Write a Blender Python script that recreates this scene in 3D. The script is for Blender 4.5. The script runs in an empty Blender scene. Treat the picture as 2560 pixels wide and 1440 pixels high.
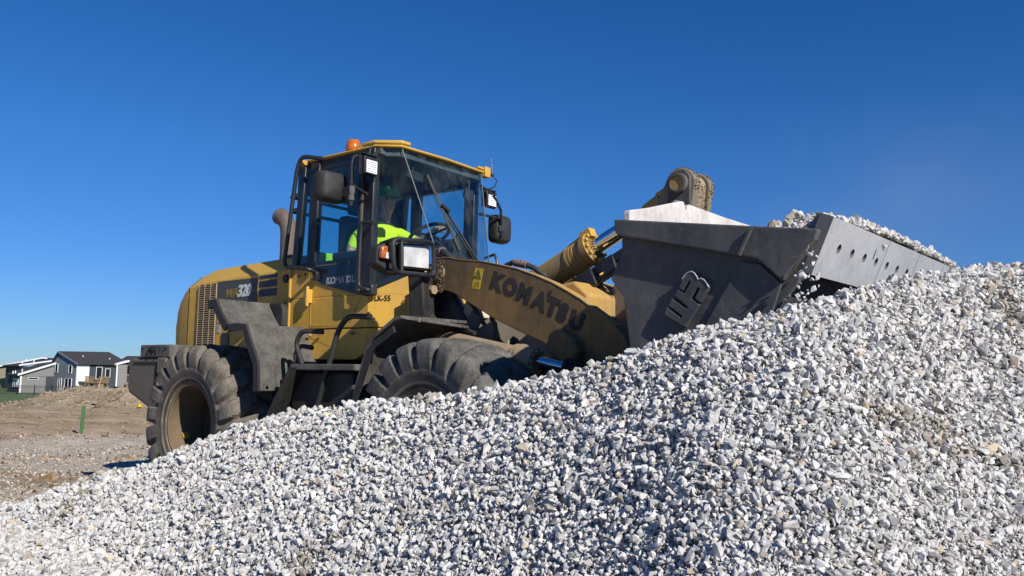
import bpy, bmesh, math, random
import numpy as np
from mathutils import Vector, Matrix

# ------------------------------------------------------------------ camera, sky, sun, exposure
scene = bpy.context.scene
CAM = np.array((6.7058, -5.298, 1.2331))
YAW, PITCH, ROLL = -0.6564, 0.1049, 0.0134
FW = np.array((math.sin(YAW), math.cos(YAW)))          # level view direction
RT = np.array((math.cos(YAW), -math.sin(YAW)))         # level right direction
fwd0 = Vector((FW[0], FW[1], 0)); right0 = Vector((RT[0], RT[1], 0)); up0 = Vector((0, 0, 1))
fwd = fwd0 * math.cos(PITCH) + up0 * math.sin(PITCH)
up1 = up0 * math.cos(PITCH) - fwd0 * math.sin(PITCH)
rgt = right0 * math.cos(ROLL) + up1 * math.sin(ROLL)
upv = up1 * math.cos(ROLL) - right0 * math.sin(ROLL)
cd = bpy.data.cameras.new("camera")
cam = bpy.data.objects.new("camera", cd)
scene.collection.objects.link(cam)
M = Matrix((rgt, upv, -fwd)).transposed().to_4x4()
M.translation = Vector(CAM)
cam.matrix_world = M
cd.sensor_width = 36.0
cd.lens = 2022.06 / 2560 * 36.0
cd.clip_end = 6000
cd.clip_start = 0.05
scene.camera = cam

SUN = Vector((1.0, -0.25, 0.66)).normalized()
elev = math.asin(SUN.z); azim = math.atan2(SUN.x, SUN.y)
world = bpy.data.worlds.new("World"); scene.world = world
world.use_nodes = True
wn = world.node_tree; wn.nodes.clear()
sky = wn.nodes.new("ShaderNodeTexSky"); sky.sky_type = 'NISHITA'; sky.sun_disc = False
sky.sun_elevation = elev; sky.sun_rotation = azim
sky.altitude = 300; sky.air_density = 1.0; sky.dust_density = 0.0; sky.ozone_density = 4.0
hs = wn.nodes.new("ShaderNodeHueSaturation"); hs.inputs["Saturation"].default_value = 1.17
bg = wn.nodes.new("ShaderNodeBackground"); bg.inputs["Strength"].default_value = 0.068
out = wn.nodes.new("ShaderNodeOutputWorld")
tint = wn.nodes.new("ShaderNodeMix"); tint.data_type = 'RGBA'; tint.blend_type = 'MULTIPLY'; tint.inputs[0].default_value = 1.0
tint.inputs[7].default_value = (0.84, 0.965, 1.27, 1)      # clear, deep autumn blue
hz = wn.nodes.new("ShaderNodeMix"); hz.data_type = 'RGBA'; hz.blend_type = 'MULTIPLY'; hz.inputs[0].default_value = 1.0   # dry air: the band above the horizon stays blue
wtc = wn.nodes.new("ShaderNodeTexCoord"); wsx = wn.nodes.new("ShaderNodeSeparateXYZ"); wrp = wn.nodes.new("ShaderNodeValToRGB")
wrp.color_ramp.elements[0].position = 0.0; wrp.color_ramp.elements[0].color = (0.50, 0.70, 0.90, 1); wrp.color_ramp.elements[1].position = 0.26; wrp.color_ramp.elements[1].color = (1, 1, 1, 1)
wn.links.new(wtc.outputs["Generated"], wsx.inputs[0]); wn.links.new(wsx.outputs[2], wrp.inputs[0]); wn.links.new(wrp.outputs[0], hz.inputs[7])
wn.links.new(sky.outputs[0], tint.inputs[6]); wn.links.new(tint.outputs[2], hs.inputs["Color"]); wn.links.new(hs.outputs[0], hz.inputs[6]); wn.links.new(hz.outputs[2], bg.inputs["Color"])
wn.links.new(bg.outputs[0], out.inputs["Surface"])
sl = bpy.data.lights.new("sun", 'SUN'); sl.energy = 5.0; sl.angle = math.radians(0.5); sl.color = (1.0, 0.95, 0.87)
so = bpy.data.objects.new("sun", sl); scene.collection.objects.link(so)
so.rotation_euler = SUN.to_track_quat('Z', 'Y').to_euler()
scene.view_settings.view_transform = 'Standard'; scene.view_settings.look = 'None'
scene.view_settings.gamma = 1.0; scene.view_settings.exposure = 0.22
scene.view_settings.use_curve_mapping = False
scene.cycles.max_bounces = 8; scene.cycles.transparent_max_bounces = 16
scene.cycles.caustics_reflective = False; scene.cycles.caustics_refractive = False
scene.cycles.use_denoising = True

rng = np.random.default_rng(7)
random.seed(7)
COL = scene.collection
PI = math.pi

# ------------------------------------------------------------------ materials
def nodes_of(name):
    m = bpy.data.materials.new(name); m.use_nodes = True
    nt = m.node_tree
    return m, nt, nt.nodes["Principled BSDF"]
def N(nt, t, **kw):
    n = nt.nodes.new(t)
    for k, v in kw.items():
        if k in n.inputs: n.inputs[k].default_value = v
        else: setattr(n, k, v)
    return n
def ramp(nt, fac, stops):
    r = nt.nodes.new("ShaderNodeValToRGB")
    e = r.color_ramp.elements
    while len(e) > len(stops): e.remove(e[-1])
    while len(e) < len(stops): e.new(0.5)
    for i, (p, c) in enumerate(stops):
        e[i].position = p; e[i].color = (*c, 1) if len(c) == 3 else c
    nt.links.new(fac, r.inputs[0]); return r
def mixc(nt, fac, a, b, mode='MIX'):
    m = nt.nodes.new("ShaderNodeMix"); m.data_type = 'RGBA'; m.blend_type = mode
    for sock, v in ((m.inputs[0], fac), (m.inputs[6], a), (m.inputs[7], b)):
        if hasattr(v, 'links'): nt.links.new(v, sock)
        elif isinstance(v, (int, float)): sock.default_value = v
        else: sock.default_value = (*v, 1)
    return m.outputs[2]
def noise(nt, scale, detail=4, rough=0.6, vec=None, dist=0.0):
    n = nt.nodes.new("ShaderNodeTexNoise"); n.inputs["Scale"].default_value = scale
    n.inputs["Detail"].default_value = detail; n.inputs["Roughness"].default_value = rough
    n.inputs["Distortion"].default_value = dist
    if vec is not None: nt.links.new(vec, n.inputs["Vector"])
    return n
def coords(nt, scale=(1, 1, 1)):
    tc = nt.nodes.new("ShaderNodeTexCoord"); mp = nt.nodes.new("ShaderNodeMapping")
    mp.inputs["Scale"].default_value = scale
    nt.links.new(tc.outputs["Object"], mp.inputs["Vector"]); return mp.outputs[0]
def bump(nt, b, height, strength=0.3, dist=0.01):
    bn = nt.nodes.new("ShaderNodeBump"); bn.inputs["Strength"].default_value = strength
    bn.inputs["Distance"].default_value = dist
    nt.links.new(height, bn.inputs["Height"]); nt.links.new(bn.outputs[0], b.inputs["Normal"])

def dirty(name, base, dust, amount=0.5, rough=0.5, scale=3.0, metal=0.0, streak=True, bumps=0.15, scratch=None, spec=0.5):
    """painted / bare surface with a dust layer, streaks and small stains"""
    m, nt, b = nodes_of(name)
    v = coords(nt); vs = coords(nt, (6, 6, 0.7))
    n1 = noise(nt, scale, 6, 0.65, v, 0.3); n2 = noise(nt, scale * 9, 5, 0.7, v)
    n3 = noise(nt, scale * 1.6, 4, 0.6, vs)
    a = ramp(nt, n1.outputs[0], [(0.35, (0, 0, 0)), (0.75, (1, 1, 1))]).outputs[0]
    c = ramp(nt, n2.outputs[0], [(0.40, (0, 0, 0)), (0.80, (1, 1, 1))]).outputs[0]
    s = ramp(nt, n3.outputs[0], [(0.45, (0, 0, 0)), (0.8, (1, 1, 1))]).outputs[0]
    f1 = mixc(nt, 0.4, a, c, 'ADD')
    f2 = mixc(nt, 0.5 if streak else 0.0, f1, s, 'ADD')
    f3 = mixc(nt, 1.0, f2, (amount, amount, amount), 'MULTIPLY')
    col = mixc(nt, f3, base, dust)
    if scratch:
        for rot, sc in ((0.0, 1.0), (0.9, 1.35), (-0.55, 0.8)):
            tc = N(nt, "ShaderNodeTexCoord"); mp_ = N(nt, "ShaderNodeMapping"); mp_.inputs["Rotation"].default_value = (0, rot, 0); nt.links.new(tc.outputs["Object"], mp_.inputs[0])
            mq = N(nt, "ShaderNodeMapping"); mq.inputs["Scale"].default_value = (2.2 * sc, 2, 26 * sc); nt.links.new(mp_.outputs[0], mq.inputs[0])
            sn = noise(nt, 7, 5, 0.7, mq.outputs[0], 0.6); pat = noise(nt, 2.2 * sc, 3, 0.6, mp_.outputs[0])
            sf = ramp(nt, sn.outputs[0], [(0.60, (0, 0, 0)), (0.70, (0.8, 0.8, 0.8))]).outputs[0]
            pf = ramp(nt, pat.outputs[0], [(0.45, (0, 0, 0)), (0.62, (1, 1, 1))]).outputs[0]
            col = mixc(nt, mixc(nt, 1.0, sf, pf, 'MULTIPLY'), col, scratch)
    nt.links.new(col, b.inputs["Base Color"])
    rr = ramp(nt, f3, [(0.0, (rough, rough, rough)), (0.7, (0.9, 0.9, 0.9))])
    nt.links.new(rr.outputs[0], b.inputs["Roughness"])
    b.inputs["Metallic"].default_value = metal
    b.inputs["Specular IOR Level"].default_value = spec
    if bumps: bump(nt, b, n2.outputs[0], bumps, 0.004)
    return m
def plain(name, base, rough=0.5, metal=0.0, var=0.15, scale=20, spec=0.5):
    m, nt, b = nodes_of(name)
    n = noise(nt, scale, 4, 0.6, coords(nt))
    r = ramp(nt, n.outputs[0], [(0.3, tuple(c * (1 - var) for c in base)), (0.7, tuple(min(1, c * (1 + var)) for c in base))])
    nt.links.new(r.outputs[0], b.inputs["Base Color"])
    b.inputs["Roughness"].default_value = rough; b.inputs["Metallic"].default_value = metal
    b.inputs["Specular IOR Level"].default_value = spec
    return m
def glass(name, tint, refl=1.0, dust=0.04):
    m, nt, b = nodes_of(name)
    o = nt.nodes["Material Output"]; nt.nodes.remove(b)
    t = N(nt, "ShaderNodeBsdfTransparent"); t.inputs[0].default_value = (*tint, 1)
    g = N(nt, "ShaderNodeBsdfGlossy"); g.inputs["Roughness"].default_value = 0.03
    g.inputs["Color"].default_value = (0.9, 0.95, 1.0, 1)
    d = N(nt, "ShaderNodeBsdfDiffuse"); d.inputs[0].default_value = (0.35, 0.38, 0.36, 1)
    fr = N(nt, "ShaderNodeLayerWeight"); pw = N(nt, "ShaderNodeMath", operation='POWER'); pw.inputs[1].default_value = 4.5
    nt.links.new(fr.outputs["Facing"], pw.inputs[0])
    ml = N(nt, "ShaderNodeMath", operation='MULTIPLY_ADD'); ml.inputs[1].default_value = 0.8 * refl; ml.inputs[2].default_value = 0.035
    nt.links.new(pw.outputs[0], ml.inputs[0])
    mx = N(nt, "ShaderNodeMixShader"); nt.links.new(ml.outputs[0], mx.inputs[0])
    nt.links.new(t.outputs[0], mx.inputs[1]); nt.links.new(g.outputs[0], mx.inputs[2])
    nz = noise(nt, 5, 6, 0.7, coords(nt, (1, 1, 0.5)))
    dr = ramp(nt, nz.outputs[0], [(0.45, (0, 0, 0)), (0.8, (dust * 3,) * 3)])
    m2 = N(nt, "ShaderNodeMixShader"); nt.links.new(dr.outputs[0], m2.inputs[0])
    nt.links.new(mx.outputs[0], m2.inputs[1]); nt.links.new(d.outputs[0], m2.inputs[2])
    nt.links.new(m2.outputs[0], o.inputs[0])
    return m

DUST = (0.30, 0.25, 0.19)
MT = {}
MT['yellow'] = dirty('yellow_paint', (0.66, 0.375, 0.04), (0.36, 0.235, 0.085), 0.6, 0.40, 1.6, scratch=(0.25, 0.17, 0.07))
MT['yellow_dusty'] = dirty('dusty_yellow_paint', (0.50, 0.29, 0.055), (0.27, 0.195, 0.11), 0.8, 0.6, 2.6)
MT['yellow_bright'] = dirty('clean_yellow_paint', (0.58, 0.34, 0.05), (0.4, 0.27, 0.1), 0.2, 0.4, 4)
MT['boom'] = dirty('muddy_boom_paint', (0.30, 0.175, 0.05), (0.115, 0.08, 0.046), 1.0, 0.65, 1.7, bumps=0.35, scratch=(0.09, 0.065, 0.04))
MT['mirror_shell'] = dirty('black_mirror_plastic', (0.014, 0.014, 0.015), (0.05, 0.048, 0.046), 0.45, 0.5, 6)
MT['crank'] = dirty('grimy_grey_brown_steel', (0.17, 0.135, 0.09), (0.26, 0.215, 0.16), 0.9, 0.75, 5)
MT['tan'] = dirty('dust_covered_steel', (0.26, 0.185, 0.10), (0.33, 0.26, 0.175), 0.8, 0.8, 4)
MT['clay'] = dirty('dried_clay', (0.10, 0.068, 0.042), (0.17, 0.12, 0.08), 0.7, 0.95, 14, bumps=0.8)
MT['paledust'] = dirty('pale_limestone_dust', (0.62, 0.55, 0.44), (0.45, 0.36, 0.26), 0.5, 0.9, 5)
MT['black'] = dirty('black_plastic', (0.012, 0.012, 0.012), (0.055, 0.049, 0.042), 0.5, 0.5, 4)
MT['fender'] = dirty('dusty_black_plastic', (0.032, 0.030, 0.028), (0.16, 0.148, 0.13), 0.75, 0.75, 5)
MT['gloss_black'] = dirty('black_cab_paint', (0.012, 0.013, 0.016), (0.05, 0.05, 0.05), 0.25, 0.3, 4)
MT['grey_cast'] = dirty('dark_grey_cast_iron', (0.10, 0.085, 0.066), (0.17, 0.145, 0.115), 0.6, 0.7, 3)
MT['rubber'] = dirty('worn_tyre_rubber', (0.032, 0.031, 0.029), (0.20, 0.188, 0.165), 0.72, 0.85, 6, bumps=0.6, scratch=(0.25, 0.24, 0.225))
MT['rubber_mud'] = dirty('muddy_tyre_rubber', (0.050, 0.045, 0.039), (0.23, 0.195, 0.15), 0.85, 0.9, 7, bumps=0.5)
def tyre_rings(mat, col):
    nt = mat.node_tree; b = nt.nodes["Principled BSDF"]; old = b.inputs["Base Color"].links[0].from_socket
    tc = N(nt, "ShaderNodeTexCoord"); sx = N(nt, "ShaderNodeSeparateXYZ"); nt.links.new(tc.outputs["Object"], sx.inputs[0])
    cx = N(nt, "ShaderNodeCombineXYZ"); nt.links.new(sx.outputs[0], cx.inputs[0]); nt.links.new(sx.outputs[2], cx.inputs[2])
    ln = N(nt, "ShaderNodeVectorMath", operation='LENGTH'); nt.links.new(cx.outputs[0], ln.inputs[0])
    st = [(0.0, (0, 0, 0)), (.356, (.2, .2, .2)), (.364, (1, 1, 1)), (.374, (0, 0, 0)), (.396, (0, 0, 0)), (.408, (1, 1, 1)), (.422, (.05, .05, .05)), (.486, (0, 0, 0)), (.492, (.45, .45, .45)), (.50, (0, 0, 0))]
    rp = ramp(nt, ln.outputs["Value"], st); nz = noise(nt, 9, 4, .6, tc.outputs["Object"])
    f = mixc(nt, 1.0, rp.outputs[0], ramp(nt, nz.outputs[0], [(.3, (.3, .3, .3)), (.65, (1, 1, 1))]).outputs[0], 'MULTIPLY')
    wall = ramp(nt, ln.outputs["Value"], [(.43, (1, 1, 1)), (.50, (0, 0, 0))]).outputs[0]     # the sidewall keeps less dust than the lugs
    nt.links.new(mixc(nt, f, mixc(nt, mixc(nt, 1.0, wall, (.72, .72, .72), 'MULTIPLY'), old, (.022, .020, .018)), col), b.inputs["Base Color"])
tyre_rings(MT['rubber_mud'], (.38, .30, .20)); tyre_rings(MT['rubber'], (.32, .26, .19))
MT['rim'] = dirty('muddy_wheel_rim', (0.13, 0.088, 0.042), (0.17, 0.125, 0.08), 0.9, 0.8, 6)
MT['bucket'] = dirty('scratched_dark_bucket_steel', (0.032, 0.036, 0.042), (0.125, 0.12, 0.113), 0.8, 0.5, 2.6, bumps=0.4, scratch=(0.24, 0.235, 0.23))
MT['edge'] = dirty('gravel_polished_steel', (0.50, 0.51, 0.53), (0.30, 0.305, 0.31), 0.75, 0.5, 3.0, 0.0, bumps=0.3, scratch=(0.66, 0.66, 0.67))
MT['edge_side'] = dirty('worn_steel_end', (0.10, 0.105, 0.115), (0.2, 0.2, 0.2), 0.6, 0.6, 8)
MT['white_steel'] = dirty('bright_scoured_plate', (0.68, 0.66, 0.64), (0.38, 0.33, 0.30), 0.75, 0.7, 5, bumps=0.6, scratch=(0.36, 0.33, 0.31))
MT['chrome'] = plain('chrome_rod', (0.75, 0.76, 0.78), 0.08, 1.0, 0.04)
MT['rust'] = dirty('weathered_exhaust_steel', (0.115, 0.085, 0.07), (0.20, 0.16, 0.13), 0.6, 0.55, 7, 0.3)
MT['decal_blue'] = plain('dark_blue_decal', (0.012, 0.017, 0.045), 0.5, 0, 0.3, 30)
MT['badge'] = dirty('dark_grey_decal', (0.045, 0.055, 0.06), (0.11, 0.11, 0.10), 0.5, 0.5, 6)
MT['decal_white'] = plain('white_decal', (0.62, 0.62, 0.60), 0.5, 0, 0.12, 60)
MT['decal_olive'] = plain('faded_olive_decal', (0.21, 0.145, 0.03), 0.6, 0, 0.2, 60)
MT['decal_yellow'] = plain('yellow_warning_sticker', (0.62, 0.45, 0.03), 0.5, 0, 0.1, 60)
MT['decal_black'] = plain('black_print', (0.01, 0.009, 0.008), 0.5, 0, 0.2, 40)
MT['logo_grey'] = plain('pale_grey_print', (0.28, 0.31, 0.33), 0.5, 0, 0.1, 40)
MT['logo_navy'] = dirty('worn_navy_print', (0.018, 0.017, 0.022), (0.075, 0.055, 0.035), 0.55, 0.7, 6)
MT['glass'] = glass('tinted_cab_glass', (0.70, 0.88, 0.90), 1.0, 0.02)
MT['glass_front'] = glass('dusty_windscreen_glass', (0.85, 0.935, 0.94), 1.0, 0.03)
MT['band'] = plain('black_glass_band', (0.012, 0.017, 0.024), 0.12, 0, 0.1, 8)
MT['interior'] = plain('dark_cab_interior', (0.018, 0.019, 0.021), 0.7, 0, 0.2, 12)
MT['lining'] = plain('grey_roof_lining', (0.09, 0.09, 0.088), 0.9, 0, 0.25, 12)
MT['lamp'] = None
m, nt, b = nodes_of('frosted_lamp_lens'); MT['lamp'] = m
nz = noise(nt, 9, 5, 0.6, coords(nt))
nt.links.new(ramp(nt, nz.outputs[0], [(0.3, (0.40, 0.40, 0.40)), (0.7, (0.74, 0.74, 0.72))]).outputs[0], b.inputs["Base Color"])
b.inputs["Roughness"].default_value = 0.18; b.inputs["Coat Weight"].default_value = 0.6
MT['led'] = plain('led_lens', (0.86, 0.87, 0.88), 0.2, 0, 0.05)
m, nt, b = nodes_of('orange_plastic_lens'); MT['orange'] = m
nz = noise(nt, 60, 2, 0.5, coords(nt))
nt.links.new(ramp(nt, nz.outputs[0], [(0.3, (0.55, 0.11, 0.008)), (0.7, (0.75, 0.19, 0.015))]).outputs[0], b.inputs["Base Color"])
b.inputs["Roughness"].default_value = 0.2; b.inputs["Transmission Weight"].default_value = 0.25
MT['orange_dull'] = plain('dull_orange_lens', (0.42, 0.115, 0.035), 0.25, 0, 0.3, 40)
MT['hose'] = plain('hydraulic_hose', (0.035, 0.034, 0.034), 0.6, 0, 0.3, 50)
MT['hose_worn'] = plain('worn_pinkish_hose_sleeve', (0.19, 0.13, 0.115), 0.8, 0, 0.4, 50)
MT['wire'] = plain('steel_wire', (0.55, 0.45, 0.28), 0.5, 0.0, 0.2, 60)
MT['void'] = plain('black_paint_and_recess_shade', (0.006, 0.006, 0.007), 0.9, 0, 0.2, 10)  # chassis black; also colours recesses, gaps and holes as if unlit

# ------------------------------------------------------------------ mesh builder
class MB:
    def __init__(s): s.v = []; s.f = []; s.m = []; s.cur = 0
    def mat(s, i): s.cur = i; return s
    def add(s, vs, fs):
        o = len(s.v); s.v += [tuple(map(float, p)) for p in vs]
        for f in fs: s.f.append([o + i for i in f]); s.m.append(s.cur)
        return s
    def prism(s, pts, vec):
        n = len(pts); vec = np.array(vec, float); a = [np.array(p, float) for p in pts]
        vs = a + [p + vec for p in a]
        fs = [list(range(n))[::-1], [n + i for i in range(n)]] + [[i, (i + 1) % n, n + (i + 1) % n, n + i] for i in range(n)]
        return s.add(vs, fs)
    def py(s, xz, y0, y1): return s.prism([(x, y0, z) for x, z in xz], (0, y1 - y0, 0))
    def pz(s, xy, z0, z1): return s.prism([(x, y, z0) for x, y in xy], (0, 0, z1 - z0))
    def px(s, yz, x0, x1): return s.prism([(x0, y, z) for y, z in yz], (x1 - x0, 0, 0))
    def box(s, x0, x1, y0, y1, z0, z1): return s.pz([(x0, y0), (x1, y0), (x1, y1), (x0, y1)], z0, z1)
    def obox(s, c, ux, uy, uz):
        c = np.array(c, float); ux, uy, uz = (np.array(q, float) for q in (ux, uy, uz))
        p = [c - ux - uy - uz, c + ux - uy - uz, c + ux + uy - uz, c - ux + uy - uz]
        return s.prism(p, 2 * uz)
    def bar(s, p0, p1, w, h, up=(0, 0, 1)):
        p0 = np.array(p0, float); p1 = np.array(p1, float); d = p1 - p0; L = np.linalg.norm(d); d /= L
        a = np.cross(d, up); a /= np.linalg.norm(a); c = np.cross(a, d)
        return s.obox((p0 + p1) / 2, d * L / 2, a * w / 2, c * h / 2)
    def tube(s, path, r, n=10, caps=True, closed=False):
        P = [np.array(p, float) for p in path]; k = len(P)
        rs = r if hasattr(r, '__len__') else [r] * k
        vs = []; ref = None
        for i in range(k):
            if closed: t = P[(i + 1) % k] - P[i - 1]
            else: t = P[min(i + 1, k - 1)] - P[max(i - 1, 0)]
            t = t / np.linalg.norm(t)
            if ref is None:
                ref = np.array((0, 0, 1.0)) if abs(t[2]) < 0.9 else np.array((1.0, 0, 0))
            a = ref - t * (ref @ t); a /= np.linalg.norm(a); ref = a; bb = np.cross(t, a)
            for j in range(n):
                q = 2 * PI * j / n; vs.append(P[i] + rs[i] * (math.cos(q) * a + math.sin(q) * bb))
        fs = []
        for i in range(k if closed else k - 1):
            i2 = (i + 1) % k
            for j in range(n): fs.append([i * n + j, i * n + (j + 1) % n, i2 * n + (j + 1) % n, i2 * n + j])
        if caps and not closed: fs += [list(range(n))[::-1], [(k - 1) * n + j for j in range(n)]]
        return s.add(vs, fs)
    def cyl(s, p0, p1, r0, r1=None, n=24): return s.tube([p0, p1], [r0, r0 if r1 is None else r1], n)
    def lathe(s, prof, o, axis, n=48):   # prof: (along axis, radius)
        axis = np.array(axis, float); axis /= np.linalg.norm(axis)
        ref = np.array((0, 0, 1.0)) if abs(axis[2]) < 0.9 else np.array((1.0, 0, 0))
        a = np.cross(axis, ref); a /= np.linalg.norm(a); bb = np.cross(axis, a); o = np.array(o, float)
        vs = []
        for (h, r) in prof:
            for j in range(n):
                q = 2 * PI * j / n; vs.append(o + axis * h + r * (math.cos(q) * a + math.sin(q) * bb))
        fs = []
        for i in range(len(prof) - 1):
            for j in range(n): fs.append([i * n + j, i * n + (j + 1) % n, (i + 1) * n + (j + 1) % n, (i + 1) * n + j])
        return s.add(vs, fs)
    def strip(s, prof, y0, y1, th):      # bent sheet: profile in XZ, thickness th to the left of travel
        P = [np.array(p, float) for p in prof]; k = len(P); q = []
        for i in range(k):
            t = P[min(i + 1, k - 1)] - P[max(i - 1, 0)]; t /= np.linalg.norm(t); q.append(P[i] + th * np.array((-t[1], t[0])))
        loop = P + q[::-1]; n = len(loop)
        vs = [(p[0], y, p[1]) for y in (y0, y1) for p in loop]
        fs = [[i, (i + 1) % n, n + (i + 1) % n, n + i] for i in range(n)]
        for i in range(k - 1): fs += [[i, i + 1, n - 2 - i, n - 1 - i], [n + i, n + n - 1 - i, n + n - 2 - i, n + i + 1]]
        return s.add(vs, fs)
    def grid(s, rows):                   # rows: list of equal-length point lists
        n = len(rows[0]); vs = [p for r in rows for p in r]
        return s.add(vs, [[i * n + j, i * n + j + 1, (i + 1) * n + j + 1, (i + 1) * n + j] for i in range(len(rows) - 1) for j in range(n - 1)])
    def text(s, txt, size, O, U, V, Nn, depth=0.002, fat=0.0, space=1.0):
        vs, fs = text_mesh(txt, size, fat, space)
        O, U, V, Nn = (np.array(q, float) for q in (O, U, V, Nn))
        return s.add([O + U * p[0] + V * p[1] + Nn * (depth if p[2] > 0 else -0.001) for p in vs], fs)
    def build(s, name, mats, parent=None, front=False, bevel=0.0, smooth=35, seg=2, recalc=True):
        me = bpy.data.meshes.new(name); me.from_pydata(s.v, [], s.f); me.validate()
        if not isinstance(mats, (list, tuple)): mats = [mats]
        for m_ in mats: me.materials.append(m_)
        if len(mats) > 1 and len(me.polygons) == len(s.m): me.polygons.foreach_set("material_index", s.m)
        if recalc:
            bm = bmesh.new(); bm.from_mesh(me); bmesh.ops.recalc_face_normals(bm, faces=bm.faces); bm.to_mesh(me); bm.free()
        if smooth:
            me.polygons.foreach_set("use_smooth", [True] * len(me.polygons)); me.set_sharp_from_angle(angle=math.radians(smooth))
        o = bpy.data.objects.new(name, me); COL.objects.link(o)
        if parent is not None: o.parent = parent
        if front: o.matrix_local = FRONT.copy()
        if bevel:
            bv = o.modifiers.new("bevel", 'BEVEL'); bv.width = bevel; bv.segments = seg; bv.limit_method = 'ANGLE'
            bv.angle_limit = math.radians(40); bv.use_clamp_overlap = True
        return o
_tc = {}
def text_mesh(txt, size, fat, space):
    key = (txt, size, fat, space)
    if key not in _tc:
        cu = bpy.data.curves.new("lettering", 'FONT'); cu.body = txt; cu.size = size; cu.offset = fat
        cu.extrude = 0.001; cu.space_character = space; cu.resolution_u = 3
        o = bpy.data.objects.new("lettering", cu); COL.objects.link(o)
        dg = bpy.context.evaluated_depsgraph_get(); me = o.evaluated_get(dg).to_mesh()
        _tc[key] = ([tuple(v.co) for v in me.vertices], [list(p.vertices) for p in me.polygons])
        o.evaluated_get(dg).to_mesh_clear(); bpy.data.objects.remove(o); bpy.data.curves.remove(cu)
    return _tc[key]
def tag(o, label=None, cat=None, group=None, kind=None):
    if label: o['label'] = label
    if cat: o['category'] = cat
    if group: o['group'] = group
    if kind: o['kind'] = kind
    return o
def empty(name, loc=(0, 0, 0)):
    o = bpy.data.objects.new(name, None); COL.objects.link(o); o.location = loc; o.empty_display_size = 0.2; return o
PHI = -0.0595; DZ = 0.0
_c, _s = math.cos(PHI), math.sin(PHI)
FRONT = Matrix(((_c, -_s, 0, 1.515 - 1.515 * _c), (_s, _c, 0, -1.515 * _s), (0, 0, 1, DZ), (0, 0, 0, 1)))   # the front half is steered a little
def toW(p): return np.array(FRONT @ Vector(p))

# value noise for terrain
def vnoise(x, y, seed=0):
    xi = np.floor(x).astype(np.int64); yi = np.floor(y).astype(np.int64); fx = x - xi; fy = y - yi
    fx = fx * fx * (3 - 2 * fx); fy = fy * fy * (3 - 2 * fy)
    def h(a, b_):
        n = (a * 374761393 + b_ * 668265263 + seed * 1442695041) & 0x7fffffff
        n = (n ^ (n >> 13)) * 1274126177 & 0x7fffffff
        return ((n ^ (n >> 16)) & 0xffff) / 65535.0
    return (h(xi, yi) * (1 - fx) + h(xi + 1, yi) * fx) * (1 - fy) + (h(xi, yi + 1) * (1 - fx) + h(xi + 1, yi + 1) * fx) * fy
def fbm(x, y, seed=0, oct_=4):
    t = 0; a = 0.5
    for i in range(oct_): t = t + a * (vnoise(x * 2 ** i, y * 2 ** i, seed + i) - 0.5); a *= 0.5
    return t
def XY(u, v):    # metres right of / ahead of the camera's foot point -> world
    return CAM[0] + u * RT[0] + v * FW[0], CAM[1] + u * RT[1] + v * FW[1]
# ------------------------------------------------------------------ stones
def rock_variants(n, pts=13, seed=1, ratio=(1.0, 0.72, 0.52)):
    r = np.random.default_rng(seed); outl = []
    for i in range(n):
        p = r.normal(size=(pts, 3)); p /= np.linalg.norm(p, axis=1)[:, None]
        p *= r.uniform(0.72, 1.0, (pts, 1)); p = np.sign(p) * np.abs(p) ** 0.75
        p *= np.array(ratio) * r.uniform(0.8, 1.2, 3) * 0.5
        bm = bmesh.new(); vs = [bm.verts.new(q) for q in p]
        res = bmesh.ops.convex_hull(bm, input=vs)
        bmesh.ops.delete(bm, geom=[g for g in bm.verts if not g.link_faces], context='VERTS')
        bmesh.ops.triangulate(bm, faces=bm.faces); bm.verts.index_update()
        outl.append((np.array([v.co[:] for v in bm.verts]), np.array([[v.index for v in f.verts] for f in bm.faces])))
        bm.free()
    return outl
ROCKS = rock_variants(48)
SMALL = rock_variants(24, 8, 5)
def rand_rot(n, r, flat=0.0):
    q = r.normal(size=(n, 4)); q[:, 1:3] *= (1 - flat); q /= np.linalg.norm(q, axis=1)[:, None]
    w, x, y, z = q.T
    return np.stack([np.stack([1 - 2 * (y * y + z * z), 2 * (x * y - z * w), 2 * (x * z + y * w)], -1),
                     np.stack([2 * (x * y + z * w), 1 - 2 * (x * x + z * z), 2 * (y * z - x * w)], -1),
                     np.stack([2 * (x * z - y * w), 2 * (y * z + x * w), 1 - 2 * (x * x + y * y)], -1)], 1)
def stones_arrays(P, S, C, seed, variants=ROCKS, flat=0.0):
    r = np.random.default_rng(seed); k = r.integers(0, len(variants), len(P)); R = rand_rot(len(P), r, flat)
    V, F, A = [], [], []; off = 0
    for i, (v, f) in enumerate(variants):
        idx = np.where(k == i)[0]
        if not len(idx): continue
        pv = np.einsum('nij,kj->nki', R[idx], v) * S[idx, None, None] + P[idx, None, :]
        V.append(pv.reshape(-1, 3)); A.append(np.repeat(C[idx], len(v), 0))
        F.append((f[None] + (off + np.arange(len(idx)) * len(v))[:, None, None]).reshape(-1, 3)); off += len(idx) * len(v)
    return np.concatenate(V), np.concatenate(F), np.concatenate(A)
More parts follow.
